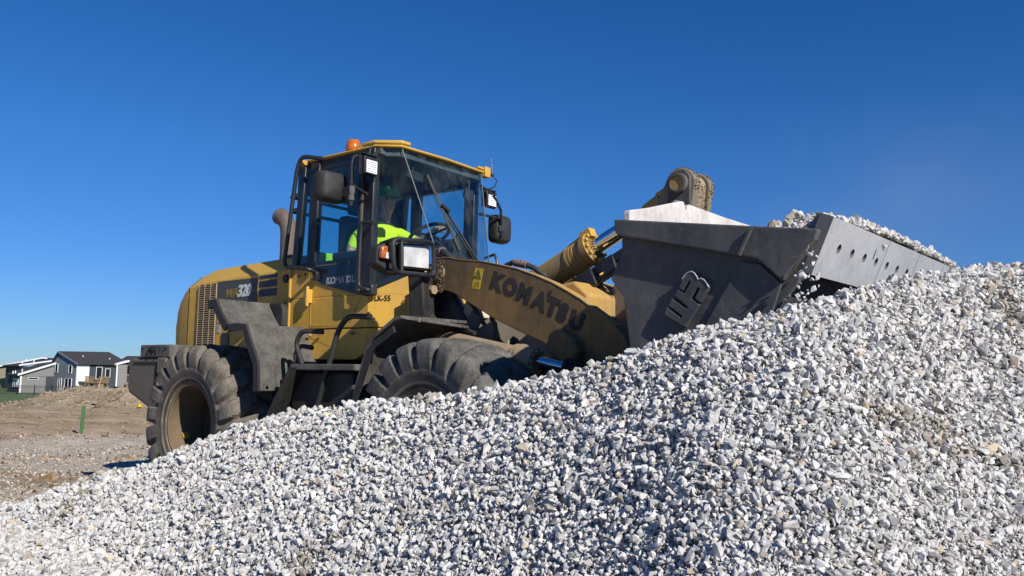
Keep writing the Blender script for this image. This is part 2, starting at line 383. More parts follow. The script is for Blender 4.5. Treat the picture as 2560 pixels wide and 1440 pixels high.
def fast_mesh(name, V, F, A=None, mats=(), midx=None, smooth=False):
    me = bpy.data.meshes.new(name); nf, w = F.shape
    me.vertices.add(len(V)); me.vertices.foreach_set("co", V.astype(np.float32).ravel())
    me.loops.add(nf * w); me.loops.foreach_set("vertex_index", F.astype(np.int32).ravel())
    me.polygons.add(nf); me.polygons.foreach_set("loop_start", np.arange(0, nf * w, w, dtype=np.int32))
    if A is not None:
        at = me.color_attributes.new("tone", 'FLOAT_COLOR', 'POINT')
        at.data.foreach_set("color", np.concatenate([A, np.ones((len(A), 1))], 1).astype(np.float32).ravel())
    for m_ in mats: me.materials.append(m_)
    if midx is not None: me.polygons.foreach_set("material_index", midx.astype(np.int32))
    me.polygons.foreach_set("use_smooth", np.full(nf, smooth))
    me.update(calc_edges=True); me.validate()
    o = bpy.data.objects.new(name, me); COL.objects.link(o); return o
m, nt, b = nodes_of('crushed_limestone'); MT['stone'] = m
at = N(nt, "ShaderNodeVertexColor", layer_name="tone")
v_ = coords(nt); n1 = noise(nt, 90, 5, 0.7, v_); n2 = noise(nt, 22, 4, 0.6, v_)
g1 = ramp(nt, n1.outputs[0], [(0.3, (0.78, 0.77, 0.76)), (0.62, (1.05, 1.05, 1.04))]).outputs[0]
g2 = ramp(nt, n2.outputs[0], [(0.3, (0.80, 0.78, 0.75)), (0.6, (1.04, 1.04, 1.05))]).outputs[0]
nt.links.new(mixc(nt, 1.0, mixc(nt, 1.0, at.outputs[0], g1, 'MULTIPLY'), g2, 'MULTIPLY'), b.inputs["Base Color"])
b.inputs["Roughness"].default_value = 0.85; b.inputs["Specular IOR Level"].default_value = 0.25
bump(nt, b, n1.outputs[0], 0.35, 0.003)
MT['stone_bed'] = dirty('shaded_stone_bed', (0.26, 0.25, 0.235), (0.18, 0.16, 0.13), 0.8, 0.95, 30, bumps=1.0)  # bed under the stones, its colour darkened for the shade between them

def stone_tones(n, r, warm=0.06):
    g = np.clip(r.normal(0.595, 0.085, n), 0.30, 0.78)
    C = np.stack([g, g * 0.98, g * 0.945], 1)
    blue = r.random(n) < 0.12; C[blue] *= np.array((0.96, 0.985, 1.02))
    w = r.random(n) < warm; C[w] *= np.array((0.88, 0.76, 0.60))
    d = r.random(n) < 0.06; C[d] *= 0.6
    return C

# ------------------------------------------------------------------ ground
def ground_z(u, v):
    d = np.sqrt(u * u + v * v)
    z = -0.0217 * np.clip(d - 8, 0, 165) * 1.0
    rough = np.clip((d - 4) / 12, 0.25, 1.0) * np.clip((70 - d) / 30, 0, 1)
    z = z + rough * (0.22 * fbm(u * 0.35, v * 0.35, 3, 4) + 0.10 * fbm(u * 1.7, v * 1.7, 9, 4))
    ruts = np.clip((d - 9) / 6, 0, 1) * np.clip((48 - d) / 10, 0, 1)
    z = z + ruts * 0.09 * fbm(u * 0.25 + 7, v * 2.2, 21, 3)
    return z
rad = np.concatenate([np.geomspace(0.6, 60, 330), np.geomspace(62, 4000, 50)])
ang = np.concatenate([np.linspace(-0.75, 0.75, 640), np.linspace(0.78, 2 * PI - 0.78, 70)])
RA, AN = np.meshgrid(rad, ang, indexing='ij')
U, Vv = RA * np.sin(AN), RA * np.cos(AN)
Zg = ground_z(U, Vv)
Xg, Yg = XY(U, Vv)
na = len(ang); i, j = np.meshgrid(np.arange(len(rad) - 1), np.arange(na), indexing='ij'); j2 = (j + 1) % na
Fg = np.stack([i * na + j, i * na + j2, (i + 1) * na + j2, (i + 1) * na + j], -1).reshape(-1, 4)[:, ::-1]
m, nt, b = nodes_of('churned_dirt_with_crushed_stone'); MT['dirt'] = m
v_ = coords(nt); vstr = coords(nt, (0.55, 0.55, 1))
mp = nt.nodes.new("ShaderNodeMapping"); mp.inputs["Rotation"].default_value = (0, 0, -YAW * 1.0); mp.inputs["Scale"].default_value = (0.22, 1.0, 1)
nt.links.new(v_, mp.inputs["Vector"])
big = noise(nt, 0.42, 5, 0.62, mp.outputs[0], 0.4); mid = noise(nt, 1.9, 6, 0.7, mp.outputs[0], 0.3)
fine = noise(nt, 26, 6, 0.75, v_); grit = noise(nt, 75, 3, 0.7, v_)
soil = ramp(nt, mid.outputs[0], [(0.22, (0.13, 0.088, 0.052)), (0.40, (0.29, 0.205, 0.125)), (0.56, (0.42, 0.32, 0.205)), (0.8, (0.50, 0.41, 0.29))]).outputs[0]
soil = mixc(nt, 0.55, soil, ramp(nt, fine.outputs[0], [(0.3, (0.55, 0.52, 0.50)), (0.65, (1.15, 1.15, 1.15))]).outputs[0], 'MULTIPLY')
lime = ramp(nt, grit.outputs[0], [(0.35, (0.30, 0.245, 0.18)), (0.5, (0.50, 0.45, 0.375)), (0.62, (0.66, 0.63, 0.57))]).outputs[0]
ag = N(nt, "ShaderNodeVertexColor", layer_name="tone"); ad = N(nt, "ShaderNodeMath", operation='ADD'); nt.links.new(big.outputs[0], ad.inputs[0]); sb_ = N(nt, "ShaderNodeMath", operation='SUBTRACT'); nt.links.new(ag.outputs[0], sb_.inputs[0]); sb_.inputs[1].default_value = 0.5; nt.links.new(sb_.outputs[0], ad.inputs[1])
f = ramp(nt, ad.outputs[0], [(0.47, (0, 0, 0)), (0.60, (0.8, 0.8, 0.8))]).outputs[0]
f = mixc(nt, 1.0, f, ramp(nt, fine.outputs[0], [(0.35, (0.25, 0.25, 0.25)), (0.6, (1, 1, 1))]).outputs[0], 'MULTIPLY')
nt.links.new(mixc(nt, f, soil, lime), b.inputs["Base Color"]); b.inputs["Roughness"].default_value = 0.95
b.inputs["Specular IOR Level"].default_value = 0.15
bump(nt, b, fine.outputs[0], 0.6, 0.03)
spread = 0.22 * np.exp(-((Vv - 13.2 - 1.2 * fbm(U * .3, Vv * .3, 91)) / 2.6) ** 2) + 0.10 * np.exp(-((Vv - 7.0) / 1.6) ** 2) - 0.13 * np.clip((Vv - 16.5) / 3, 0, 1) - 0.16 * np.exp(-((Vv - 9.2) / .8) ** 2 - ((U + 5.0) / 2.2) ** 2)
og = fast_mesh("ground", np.stack([Xg, Yg, Zg], -1).reshape(-1, 3), Fg, np.repeat((spread + .5).reshape(-1, 1), 3, 1), [MT['dirt']], smooth=True); tag(og, kind='structure')

# lawn in front of the houses: a sheet a little above the soil
uu, vv = np.meshgrid(np.linspace(-150, 150, 200), np.concatenate([np.linspace(47, 185, 60), np.geomspace(195, 2500, 24)]), indexing='ij')
uu = uu * np.maximum(1, vv / 150) + (vv - 47) * -0.12 * (vv < 185)
zl = ground_z(uu, vv) + 0.06 + 0.5 * np.clip((vv - 60) / 40, 0, 1) * 0
edge = np.clip((vv - 50 - 12 * np.clip((uu + 20) / 30, 0, 2) - 1.5 * fbm(uu * 0.3, vv * 0.1, 5)) / 2.0, 0, 1); zl = zl - (1 - edge) * 0.5
x_, y_ = XY(uu, vv); nl = uu.shape[1]
i, j = np.meshgrid(np.arange(uu.shape[0] - 1), np.arange(nl - 1), indexing='ij')
Fl = np.stack([i * nl + j, (i + 1) * nl + j, (i + 1) * nl + j + 1, i * nl + j + 1], -1).reshape(-1, 4)
m, nt, b = nodes_of('mown_lawn'); v_ = coords(nt); n1 = noise(nt, 0.5, 6, 0.7, v_); n2 = noise(nt, 9, 4, 0.7, v_)
c = mixc(nt, 0.5, ramp(nt, n1.outputs[0], [(0.3, (0.06, 0.095, 0.014)), (0.6, (0.10, 0.135, 0.024)), (0.8, (0.16, 0.16, 0.05))]).outputs[0],
         ramp(nt, n2.outputs[0], [(0.3, (0.5, 0.5, 0.5)), (0.7, (1.2, 1.2, 1.2))]).outputs[0], 'MULTIPLY')
nt.links.new(c, b.inputs["Base Color"]); b.inputs["Roughness"].default_value = 0.9
ol = fast_mesh("lawn", np.stack([x_, y_, zl], -1).reshape(-1, 3), Fl, None, [m], smooth=True); tag(ol, kind='structure')

# dirt mound beyond the stake
mu = np.array((-33, -27.4, -26.3, -24.7, -23.6, -22.6, -21.8, -20.8, -19.6, -17, -13, -9)); mh = np.array((0, 0.0, 0.22, 0.78, 0.92, 0.90, 0.86, 1.25, 1.45, 1.7, 1.3, 0.0))
def mound_z(u, v):
    h = np.interp(u, mu, mh)
    s = (v - 45.5) / np.where(v < 45.5, 4.6, 6.0); prof = np.clip(1 - s * s, 0, 1) ** 1.2
    lump = 0.5 * fbm(u * 0.8, v * 0.8, 31, 4) + 0.35 * fbm(u * 2.6, v * 2.6, 37, 4)
    return ground_z(u, v) - 0.15 + (h + 0.1) * prof * (1 + 0.55 * lump * 1.6) + 0.16 * prof
uu, vv = np.meshgrid(np.linspace(-33, -8, 330), np.linspace(40.5, 52.5, 150), indexing='ij')
zm = mound_z(uu, vv); x_, y_ = XY(uu, vv); nl = uu.shape[1]
i, j = np.meshgrid(np.arange(uu.shape[0] - 1), np.arange(nl - 1), indexing='ij')
Fm = np.stack([i * nl + j, (i + 1) * nl + j, (i + 1) * nl + j + 1, i * nl + j + 1], -1).reshape(-1, 4)
m, nt, b = nodes_of('heaped_subsoil'); v_ = coords(nt); n1 = noise(nt, 1.3, 6, 0.7, v_, 0.4); n2 = noise(nt, 7, 5, 0.75, v_)
c = mixc(nt, 0.7, ramp(nt, n1.outputs[0], [(0.3, (0.17, 0.13, 0.085)), (0.5, (0.32, 0.255, 0.17)), (0.7, (0.45, 0.37, 0.25))]).outputs[0],
         ramp(nt, n2.outputs[0], [(0.3, (0.45, 0.42, 0.4)), (0.65, (1.2, 1.18, 1.15))]).outputs[0], 'MULTIPLY')
nt.links.new(c, b.inputs["Base Color"]); b.inputs["Roughness"].default_value = 0.95; bump(nt, b, n2.outputs[0], 0.8, 0.12)
MT['subsoil'] = m
r = np.random.default_rng(11); nC = 2600
cu_ = r.uniform(-30, -9, nC); cv_ = r.uniform(41, 50, nC); cz = mound_z(cu_, cv_); cs = r.lognormal(-1.75, 0.5, nC)
cx_, cy_ = XY(cu_, cv_)
Vc, Fc, Ac = stones_arrays(np.stack([cx_, cy_, cz + 0.05 * cs], 1), cs, np.ones((nC, 3)), 12, SMALL)
Vm = np.stack([x_, y_, zm], -1).reshape(-1, 3)
Fm3 = np.concatenate([Fm[:, [0, 1, 2]], Fm[:, [0, 2, 3]]])
om = fast_mesh("dirt_mound", np.concatenate([Vm, Vc]), np.concatenate([Fm3, Fc + len(Vm)]), None, [m]); tag(om, kind='structure')

# ------------------------------------------------------------------ gravel heap
CT = np.array([(-0.66, 6.9, 0.0, .28), (-.614, 6.9, .03, .28), (-.558, 6.9, .17, .28), (-.501, 6.9, .32, .28), (-.429, 6.8, .47, .28), (-.386, 6.6, .61, .30), (-.330, 6.4, .80, .32),
               (-.272, 6.0, .92, .34), (-.185, 5.3, 1.01, .39), (-.106, 4.8, 1.06, .44), (-.039, 4.4, 1.13, .49), (.027, 4.1, 1.20, .53), (.10, 3.8, 1.26, .57),
               (.158, 3.6, 1.335, .60), (.238, 3.4, 1.435, .63), (.333, 3.3, 1.495, .65), (.382, 3.3, 1.54, .66), (.457, 3.5, 1.635, .66), (.524, 3.7, 1.69, .66),
               (.579, 3.9, 1.755, .66), (.6375, 4.0, 1.79, .66), (.8, 4.4, 1.95, .66), (1.1, 4.9, 2.05, .62), (1.5, 5.4, 1.5, .5), (2.0, 6.0, 0.5, .4), (2.4, 6.4, 0.0, .3)])
def heap_z(u, v):
    t = u / np.maximum(v, 0.3)
    k = lambda c: (np.interp(t - 0.02, CT[:, 0], CT[:, c]) + np.interp(t, CT[:, 0], CT[:, c]) + np.interp(t + 0.02, CT[:, 0], CT[:, c])) / 3
    vc, zc, sl_ = k(1), k(2), k(3)
    s = vc - v; w = 0.14
    z = zc - 0.012 - np.where(s > 0, sl_, 0.62) * (np.sqrt(s * s + w * w) - w)
    z = z + 0.09 * fbm(u * 1.3, v * 1.3, 51, 3) * np.clip(z * 3, 0, 1)
    return np.maximum(z, -0.03 + 0 * z)
tg = np.concatenate([np.linspace(-0.80, 1.0, 260), np.linspace(1.02, 2.5, 70)]); vg = np.concatenate([np.linspace(0.9, 5.5, 150), np.linspace(5.55, 9.5, 70)])
T_, V_ = np.meshgrid(tg, vg, indexing='ij'); Uh = T_ * V_
zh = heap_z(Uh, V_) - 0.010; gz = ground_z(Uh, V_)
zh = np.where(zh < 0.02, np.minimum(zh, gz) - 0.06, zh)
x_, y_ = XY(Uh, V_); nl = len(vg)
i, j = np.meshgrid(np.arange(len(tg) - 1), np.arange(nl - 1), indexing='ij')
Fh = np.stack([i * nl + j, (i + 1) * nl + j, (i + 1) * nl + j + 1, i * nl + j + 1], -1).reshape(-1, 4)
Fh = np.concatenate([Fh[:, [0, 1, 2]], Fh[:, [0, 2, 3]]])
Vh = np.stack([x_, y_, zh], -1).reshape(-1, 3)
def heap_points(n, tmin, tmax, vmin, back, r):      # pile's stones scaled by camera distance: finer stone on its near and right-hand flank
    t = r.uniform(tmin, tmax, n * 3); k = r.uniform(0, 1, n * 3)
    v = vmin + (7.4 - vmin) * k ** 1.25
    vc = np.interp(t, CT[:, 0], CT[:, 1]) + back
    ok = v < vc
    return (t * v)[ok], v[ok]
r = np.random.default_rng(21)
parts = []
def heap_layer(n, lo, hi, mu_, sg, sink, seed, variants, warm=0.05, vmin=1.7):
    u, v = heap_points(n, -0.80, 0.90, vmin, 0.6, r)
    u2, v2 = heap_points(n // 4, 0.90, 2.3, vmin, 0.8, r); u, v = np.concatenate([u, u2]), np.concatenate([v, v2])
    s = np.clip(r.lognormal(mu_, sg, len(u)), lo, hi) * np.interp(v, [1.6, 2.2, 3.2, 4.6, 6.5], [.50, .58, .74, .95, 1.12])  # factor grows with distance ahead of camera, to match stone size in the image
    z = np.maximum(heap_z(u, v), 0.0)
    flatland = heap_z(u, v) < 0.02
    keep = ~flatland | (r.random(len(u)) < np.clip(1.25 - (-(u / v) - 0.60) * 8 - np.clip(v - 6.6, 0, 9) * 1.2, 0, 1)); keep &= ~(flatland & (u / v > -0.5) & (v > 6.9))
    z = np.where(flatland, ground_z(u, v), z)
    z = z + s * r.uniform(sink[0], sink[1], len(u))
    C = stone_tones(len(u), r, warm)
    dirt = fbm(u * 2.3 + 3, v * 2.3, 61, 4) + 0.12 * np.clip(u / v - 0.15, 0, 0.4) > 0.245
    dm = dirt & (r.random(len(u)) < 0.6); C[dm] *= np.array((0.74, 0.69, 0.61)) * r.uniform(.6, 1.15, (dm.sum(), 1))
    x, y = XY(u, v)
    parts.append(stones_arrays(np.stack([x, y, z], 1)[keep], s[keep], C[keep], seed, variants))
heap_layer(60000, 0.008, 0.022, math.log(0.0145), 0.3, (-0.15, 0.40), 101, SMALL, 0.08)
heap_layer(58000, 0.016, 0.060, math.log(0.032), 0.36, (-0.25, 0.25), 102, ROCKS, 0.03)
heap_layer(19000, 0.020, 0.070, math.log(0.039), 0.36, (0.10, 0.55), 103, ROCKS, 0.03)
heap_layer(700, 0.060, 0.11, math.log(0.070), 0.2, (0.0, 0.30), 104, ROCKS)
off = len(Vh); Vs, Fs, As = [Vh], [Fh], [np.full((len(Vh), 3), 0.4)]; mi = [np.zeros(len(Fh))]
for (a, f_, c_) in parts: Vs.append(a); Fs.append(f_ + off); As.append(c_); mi.append(np.ones(len(f_))); off += len(a)
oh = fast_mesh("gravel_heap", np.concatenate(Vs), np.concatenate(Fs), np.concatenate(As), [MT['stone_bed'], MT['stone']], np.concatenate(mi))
tag(oh, kind='stuff')

# loose stones strewn over the dirt yard
n = 52000; t = r.uniform(-0.92, -0.42, n); v = 6.2 + 22 * r.random(n) ** 1.6; u = t * v
pat = fbm(u * 0.35, v * 1.1, 71, 4) + 0.26 * np.exp(-np.abs(v - 7.2) / 2.0) + 0.24 * np.exp(-((v - 13.0) / 2.2) ** 2) - 0.25 * np.clip((v - 16.5) / 3, 0, 1)
keep = (pat + r.normal(0, 0.07, n) > 0.06) & ((heap_z(u, v) < 0.03) | (t < -0.62))
u, v = u[keep], v[keep]; s = np.clip(r.lognormal(math.log(0.022), 0.5, len(u)), 0.008, 0.075) * (1 + np.clip(v - 10, 0, 20) * 0.025)
x, y = XY(u, v); C = stone_tones(len(u), r, 0.25) * np.array((.86, .80, .72)); mud = r.random(len(u)) < 0.25; C[mud] = np.array((0.13, 0.09, 0.055)) * r.uniform(0.6, 1.3, (mud.sum(), 1))
a, f_, c_ = stones_arrays(np.stack([x, y, ground_z(u, v) + s * 0.1], 1), s, C, 105, SMALL)
n = 11000; t = r.uniform(-0.92, -0.40, n); v = 8.5 + 33 * r.random(n); u = t * v; k = (fbm(u * 0.5, v * 0.9, 77, 4) > 0.02) & (heap_z(u, v) < 0.0)
u, v = u[k], v[k]; s = np.clip(r.lognormal(math.log(0.05), 0.6, len(u)), 0.015, 0.22); x, y = XY(u, v)
a2, f2, c2 = stones_arrays(np.stack([x, y, ground_z(u, v) + s * 0.02], 1), s, np.array((0.24, 0.165, 0.10)) * r.uniform(0.55, 1.5, (len(u), 1)), 109, SMALL)      # clods of the churned soil
f_ = np.concatenate([f_, f2 + len(a)]); a = np.concatenate([a, a2]); c_ = np.concatenate([c_, c2])
os_ = fast_mesh("scattered_gravel", a, f_, c_, [MT['stone']]); tag(os_, kind='stuff')

# ------------------------------------------------------------------ marker post, cap, survey laths
def at_uv(u, v, dz=0.0):
    x, y = XY(u, v); return np.array((x, y, float(ground_z(np.array(u), np.array(v))) + dz))
MT['green'] = dirty('green_paint', (0.05, 0.16, 0.045), (0.09, 0.13, 0.05), 0.35, 0.5, 8)
p = at_uv(-9.93, 19.0, -0.12); mb = MB(); mb.obox(p + (0.0, 0, 0.36), np.array((RT[0], RT[1], 0)) * 0.030 + np.array((0, 0, 0.002)), np.array((FW[0], FW[1], 0)) * 0.03, (0.012, 0.01, 0.40))
gs = mb.build("marker_post", MT['green'], None, bevel=0.006)
mb = MB(); mb.obox(p + (0.014, 0.012, 0.763), np.array((RT[0], RT[1], 0)) * 0.027, np.array((FW[0], FW[1], 0)) * 0.026, (0, 0, 0.004)); mb.build("end_grain", plain('sawn_wood_end', (0.32, 0.30, 0.14), 0.8), gs)
tag(gs, "short green painted wooden post driven into the bare dirt", "post")
mu_z = lambda u, v: float(mound_z(np.array(u), np.array(v)))
for (u, v, h, tl, lab) in ((-22.5, 44.6, 0.62, 0.05, "thin pale wooden survey lath leaning on top of the dirt mound"), (-24.1, 43.9, 0.42, 0.03, "shorter pale survey lath on the left part of the dirt mound")):
    x, y = XY(u, v); z = mu_z(u, v); mb = MB()
    mb.obox((x, y, z + h / 2 - 0.1), np.array((RT[0], RT[1], 0)) * 0.022, np.array((FW[0], FW[1], 0)) * 0.009, (0.01 + tl, tl, h / 2 + 0.1))
    tag(mb.build("survey_lath", MT.setdefault('lath', plain('pale_raw_wood', (0.42, 0.33, 0.22), 0.8, 0, 0.2, 8))), lab, "stake")
x, y = XY(-18.6, 41.0); z = max(mu_z(-18.6, 41.0), float(ground_z(np.array(-18.6), np.array(41.0)))) + 0.02; mb = MB()
mb.lathe([(-0.05, 0.0), (-0.05, 0.09), (0.05, 0.10), (0.07, 0.09), (0.13, 0.07), (0.15, 0.03), (0.15, 0.0)], (x, y, z + 0.06), (-0.5, 0.2, 0.8), 16)
tag(mb.build("plastic_cap", plain('yellow_plastic', (0.66, 0.40, 0.01), 0.4)), "small bright yellow plastic cap lying at the foot of the dirt mound", "cap")
# ------------------------------------------------------------------ houses beyond the lawn, placed from image pixels at estimated depths
MT['shingle'] = dirty('charcoal_shingles', (0.030, 0.029, 0.032), (0.05, 0.048, 0.05), 0.6, 0.9, 2.0)
MT['sid_blue'] = dirty('blue_grey_siding', (0.24, 0.27, 0.315), (0.18, 0.205, 0.24), 0.4, 0.7, 0.6)
MT['sid_grey'] = dirty('mid_grey_siding', (0.24, 0.235, 0.23), (0.19, 0.185, 0.18), 0.4, 0.7, 0.6)
MT['sid_dark'] = dirty('dark_slate_siding', (0.048, 0.060, 0.072), (0.036, 0.043, 0.05), 0.4, 0.7, 0.6)
MT['trim'] = plain('white_trim', (0.78, 0.78, 0.77), 0.6, 0, 0.04)
MT['pane'] = plain('dark_window_glass', (0.010, 0.013, 0.017), 0.08, 0, 0.3, 0.5)
MT['deckwood'] = dirty('brown_treated_timber', (0.24, 0.145, 0.075), (0.15, 0.10, 0.06), 0.6, 0.8, 2)
MT['fence'] = plain('black_fence_metal', (0.012, 0.012, 0.012), 0.5)
MT['concrete'] = plain('pale_concrete', (0.42, 0.41, 0.39), 0.9)
def P3(u, v, z): x, y = XY(u, v); return np.array((x, y, z))
def D3(du, dv): q = np.array((du * RT[0] + dv * FW[0], du * RT[1] + dv * FW[1], 0.0)); return q
class House:
    """A: front corner (u, v); w: vector along the rear wall, d: vector along the gable side (both in level metres u, v)"""
    def __init__(s, name, label, A, w, d, z0):
        s.root = empty(name, P3(*A, z0)); tag(s.root, label, "house"); s.O = P3(*A, z0); s.W = D3(*w); s.Dv = D3(*d)
        s.lw = np.linalg.norm(s.W); s.ld = np.linalg.norm(s.Dv); s.uw = s.W / s.lw; s.ud = s.Dv / s.ld; s.n = 0
        s.inv = Matrix.Translation(-Vector(s.O))
    def p(s, a, b_, z): return s.O + s.uw * a + s.ud * b_ + np.array((0, 0, z))
    def put(s, mb, name, mat, parent=None, **k):
        o = mb.build(name, mat, parent or s.root, **k)
        if parent is None: o.matrix_parent_inverse = s.inv
        return o
    def body(s, prof, a0, a1, mat, name="wall"):   # prof: (depth, z) polygon, extruded along the rear wall
        mb = MB(); mb.prism([s.p(a0, b_, z) for b_, z in prof], s.uw * (a1 - a0)); return s.put(mb, name, mat, smooth=0)
    def slab(s, a0, a1, b0, z0, b1, z1, th=0.22, name="roof", mat='shingle'):
        mb = MB(); mb.prism([s.p(a0, b0, z0), s.p(a0, b1, z1), s.p(a0, b1, z1 + th), s.p(a0, b0, z0 + th)], s.uw * (a1 - a0)); return s.put(mb, name, MT[mat], smooth=0)
    def window(s, side, c0, c1, z0, z1, off=0.0, mull=0):
        # side 'w': on the rear wall (depth=off), 'd': on the gable side (a=off)
        if side == 'w': f = lambda c, o, z: s.p(c, off - o, z); nn = -s.ud; al = s.uw
        else: f = lambda c, o, z: s.p(off - o, c, z); nn = -s.uw; al = s.ud
        mb = MB(); t = 0.08
        for (x0, x1, y0, y1) in ((c0 - t, c1 + t, z1, z1 + t), (c0 - t, c1 + t, z0 - t, z0), (c0 - t, c0, z0, z1), (c1, c1 + t, z0, z1)) + tuple((c0 + (c1 - c0) * (k + 1) / (mull + 1) - .06, c0 + (c1 - c0) * (k + 1) / (mull + 1) + .06, z0, z1) for k in range(mull)):
            mb.prism([f(x0, 0, y0), f(x1, 0, y0), f(x1, 0, y1), f(x0, 0, y1)], nn * 0.10)
        w = s.put(mb, "window", MT['trim'], smooth=0)
        for k in range(mull + 1):
            q0 = c0 + (c1 - c0) * k / (mull + 1) + (0.06 if k else 0); q1 = c0 + (c1 - c0) * (k + 1) / (mull + 1) - (0.06 if k < mull else 0)
            mb = MB(); mb.prism([f(q0, -0.02, z0), f(q1, -0.02, z0), f(q1, -0.02, z1), f(q0, -0.02, z1)], nn * 0.06); mb.build("pane", MT['pane'], w, smooth=0)
            # sits in the window frame
        for ch in w.children: ch.matrix_parent_inverse = Matrix.Identity(4)
        return w
    def board(s, side, c0, c1, z0, z1, mat, off=0.0, th=0.08, name="trim_board"):
        if side == 'w': f = lambda c, o, z: s.p(c, off - o, z); nn = -s.ud
        else: f = lambda c, o, z: s.p(off - o, c, z); nn = -s.uw
        mb = MB(); mb.prism([f(c0, 0, z0), f(c1, 0, z0), f(c1, 0, z1), f(c0, 0, z1)], nn * th); return s.put(mb, name, MT[mat], smooth=0)
    def pipe(s, a, b_, z, h=0.5, r_=0.10, mat='trim'):
        mb = MB(); mb.cyl(s.p(a, b_, z - 0.3), s.p(a, b_, z + h), r_, n=10); return s.put(mb, "vent_pipe", MT[mat])

# blue-grey house with the long dark roof
h = House("house", "two storey house with blue grey gable wall, white panel and brown deck", (-80.0, 150.0), (8.3, 1.6), (-7.6, 5.6), -3.4)
ze, zp = 5.45, 7.35
h.body([(0, -1), (0, ze), (h.ld * .76, zp), (h.ld, 5.2), (h.ld, -1)], 0, h.lw - 1.2, MT['sid_blue'])
h.slab(-0.3, h.lw + 0.3, -0.75, ze - 0.30, h.ld * .76 + 0.1, zp + 0.08); h.slab(-0.3, h.lw + 0.3, h.ld * .76 + 0.1, zp + 0.08, h.ld + 0.6, 5.0)
h.board('w', 0.0, 0.22, -1, ze - .2, 'trim', 0.0, 0.12, "corner_board")
h.board('w', 0.24, 2.1, -1, ze - 0.35, 'trim', 0.0, 0.06, "white_siding")
h.board('w', 2.12, h.lw - 1.3, -1, ze - 0.3, 'sid_dark', 0.0, 0.05, "dark_siding")
h.board('d', -0.05, 0.2, -1, ze - 0.1, 'trim', 0.0, 0.06, "corner_board")
mb = MB(); mb.bar(h.p(-0.33, -0.7, ze - 0.22), h.p(-0.33, h.ld * .76, zp + 0.16), 0.1, 0.26); h.put(mb, "fascia", MT['sid_blue'], smooth=0)
h.window('d', 1.9, 3.0, 3.6, 5.0); h.window('d', 7.4, 8.4, 3.7, 5.2); h.window('d', 1.7, 4.2, 0.9, 2.5, mull=1); h.window('d', 5.6, 6.9, 0.1, 2.5, mull=1)
h.window('w', 3.3, 4.2, 2.6, 4.7, -0.05); h.window('w', 4.9, 5.6, 2.9, 4.4, -0.05); h.window('w', 4.4, 5.1, 0.3, 1.0, -0.05)
for k in range(6):
    q = 1.2 + k * 1.05; mb = MB(); mb.obox(h.p(q, h.ld * .70, zp + 0.02), h.uw * 0.16, h.ud * 0.16, (0, 0, 0.14)); h.put(mb, "roof_vent", MT['shingle'], smooth=0)
h.pipe(2.6, h.ld * .4, ze + 0.9); h.pipe(6.6, h.ld * .25, ze + 0.5)
# small annex with the white corner on the right
mb = MB(); mb.prism([h.p(6.3, -1.1, 1.2), h.p(6.3, -1.1, ze - 0.3), h.p(6.3, 1.5, ze + 0.5), h.p(6.3, 1.5, 1.2)], h.uw * 1.8); h.put(mb, "annex_wall", MT['sid_grey'], smooth=0)
h.board('w', 6.2, 6.42, 1.2, ze - 0.3, 'trim', -1.1, 0.1, "corner_board")
mb = MB(); mb.prism([h.p(6.0, -1.4, ze - 0.35), h.p(8.3, -1.4, ze + 0.35), h.p(8.3, -1.4, ze + 0.62), h.p(6.0, -1.4, ze - 0.08)], h.ud * 1.2); h.put(mb, "annex_fascia", MT['trim'], smooth=0)
# deck with stairs
dk = MB(); dk.prism([h.p(0.3, -2.6, 1.8), h.p(4.3, -2.6, 1.8), h.p(4.3, -0.1, 1.8), h.p(0.3, -0.1, 1.8)], (0, 0, 0.28)); dko = h.put(dk, "deck", MT['deckwood'], smooth=0)
def deckpart(mb, name): o = mb.build(name, MT['deckwood'], dko, smooth=0); return o
mb = MB()
for k in range(22):
    if 7 < k < 12: continue
    q = 0.32 + k * 0.188; mb.prism([h.p(q, -2.62, 2.0), h.p(q + .13, -2.62, 2.0), h.p(q + .13, -2.62, 2.95), h.p(q, -2.62, 2.95)], h.ud * 0.05)
tag(deckpart(mb, "railing_slats"), kind='stuff')
for a0, a1 in ((0.3, 1.75), (2.6, 4.3)):
    mb = MB(); mb.prism([h.p(a0, -2.7, 2.95), h.p(a1, -2.7, 2.95), h.p(a1, -2.7, 3.05), h.p(a0, -2.7, 3.05)], h.ud * 0.16); deckpart(mb, "handrail")
for q in (0.4, 4.15):
    mb = MB(); mb.obox(h.p(q, -2.45, 0.5), h.uw * 0.08, h.ud * 0.08, (0, 0, 1.3)); deckpart(mb, "deck_post")
for k in range(9):
    mb = MB(); mb.prism([h.p(1.8, -2.7 - k * .28, 1.8 - k * .2), h.p(2.6, -2.7 - k * .28, 1.8 - k * .2), h.p(2.6, -2.98 - k * .28, 1.8 - k * .2), h.p(1.8, -2.98 - k * .28, 1.8 - k * .2)], (0, 0, 0.06)); deckpart(mb, "stair_tread")
for q in (1.76, 2.62):
    mb = MB(); mb.bar(h.p(q, -2.6, 1.85), h.p(q, -5.3, -0.1), 0.06, 0.35); deckpart(mb, "stringer")
    mb = MB(); mb.bar(h.p(q, -2.6, 2.95), h.p(q, -5.3, 0.9), 0.06, 0.12); deckpart(mb, "stair_rail")

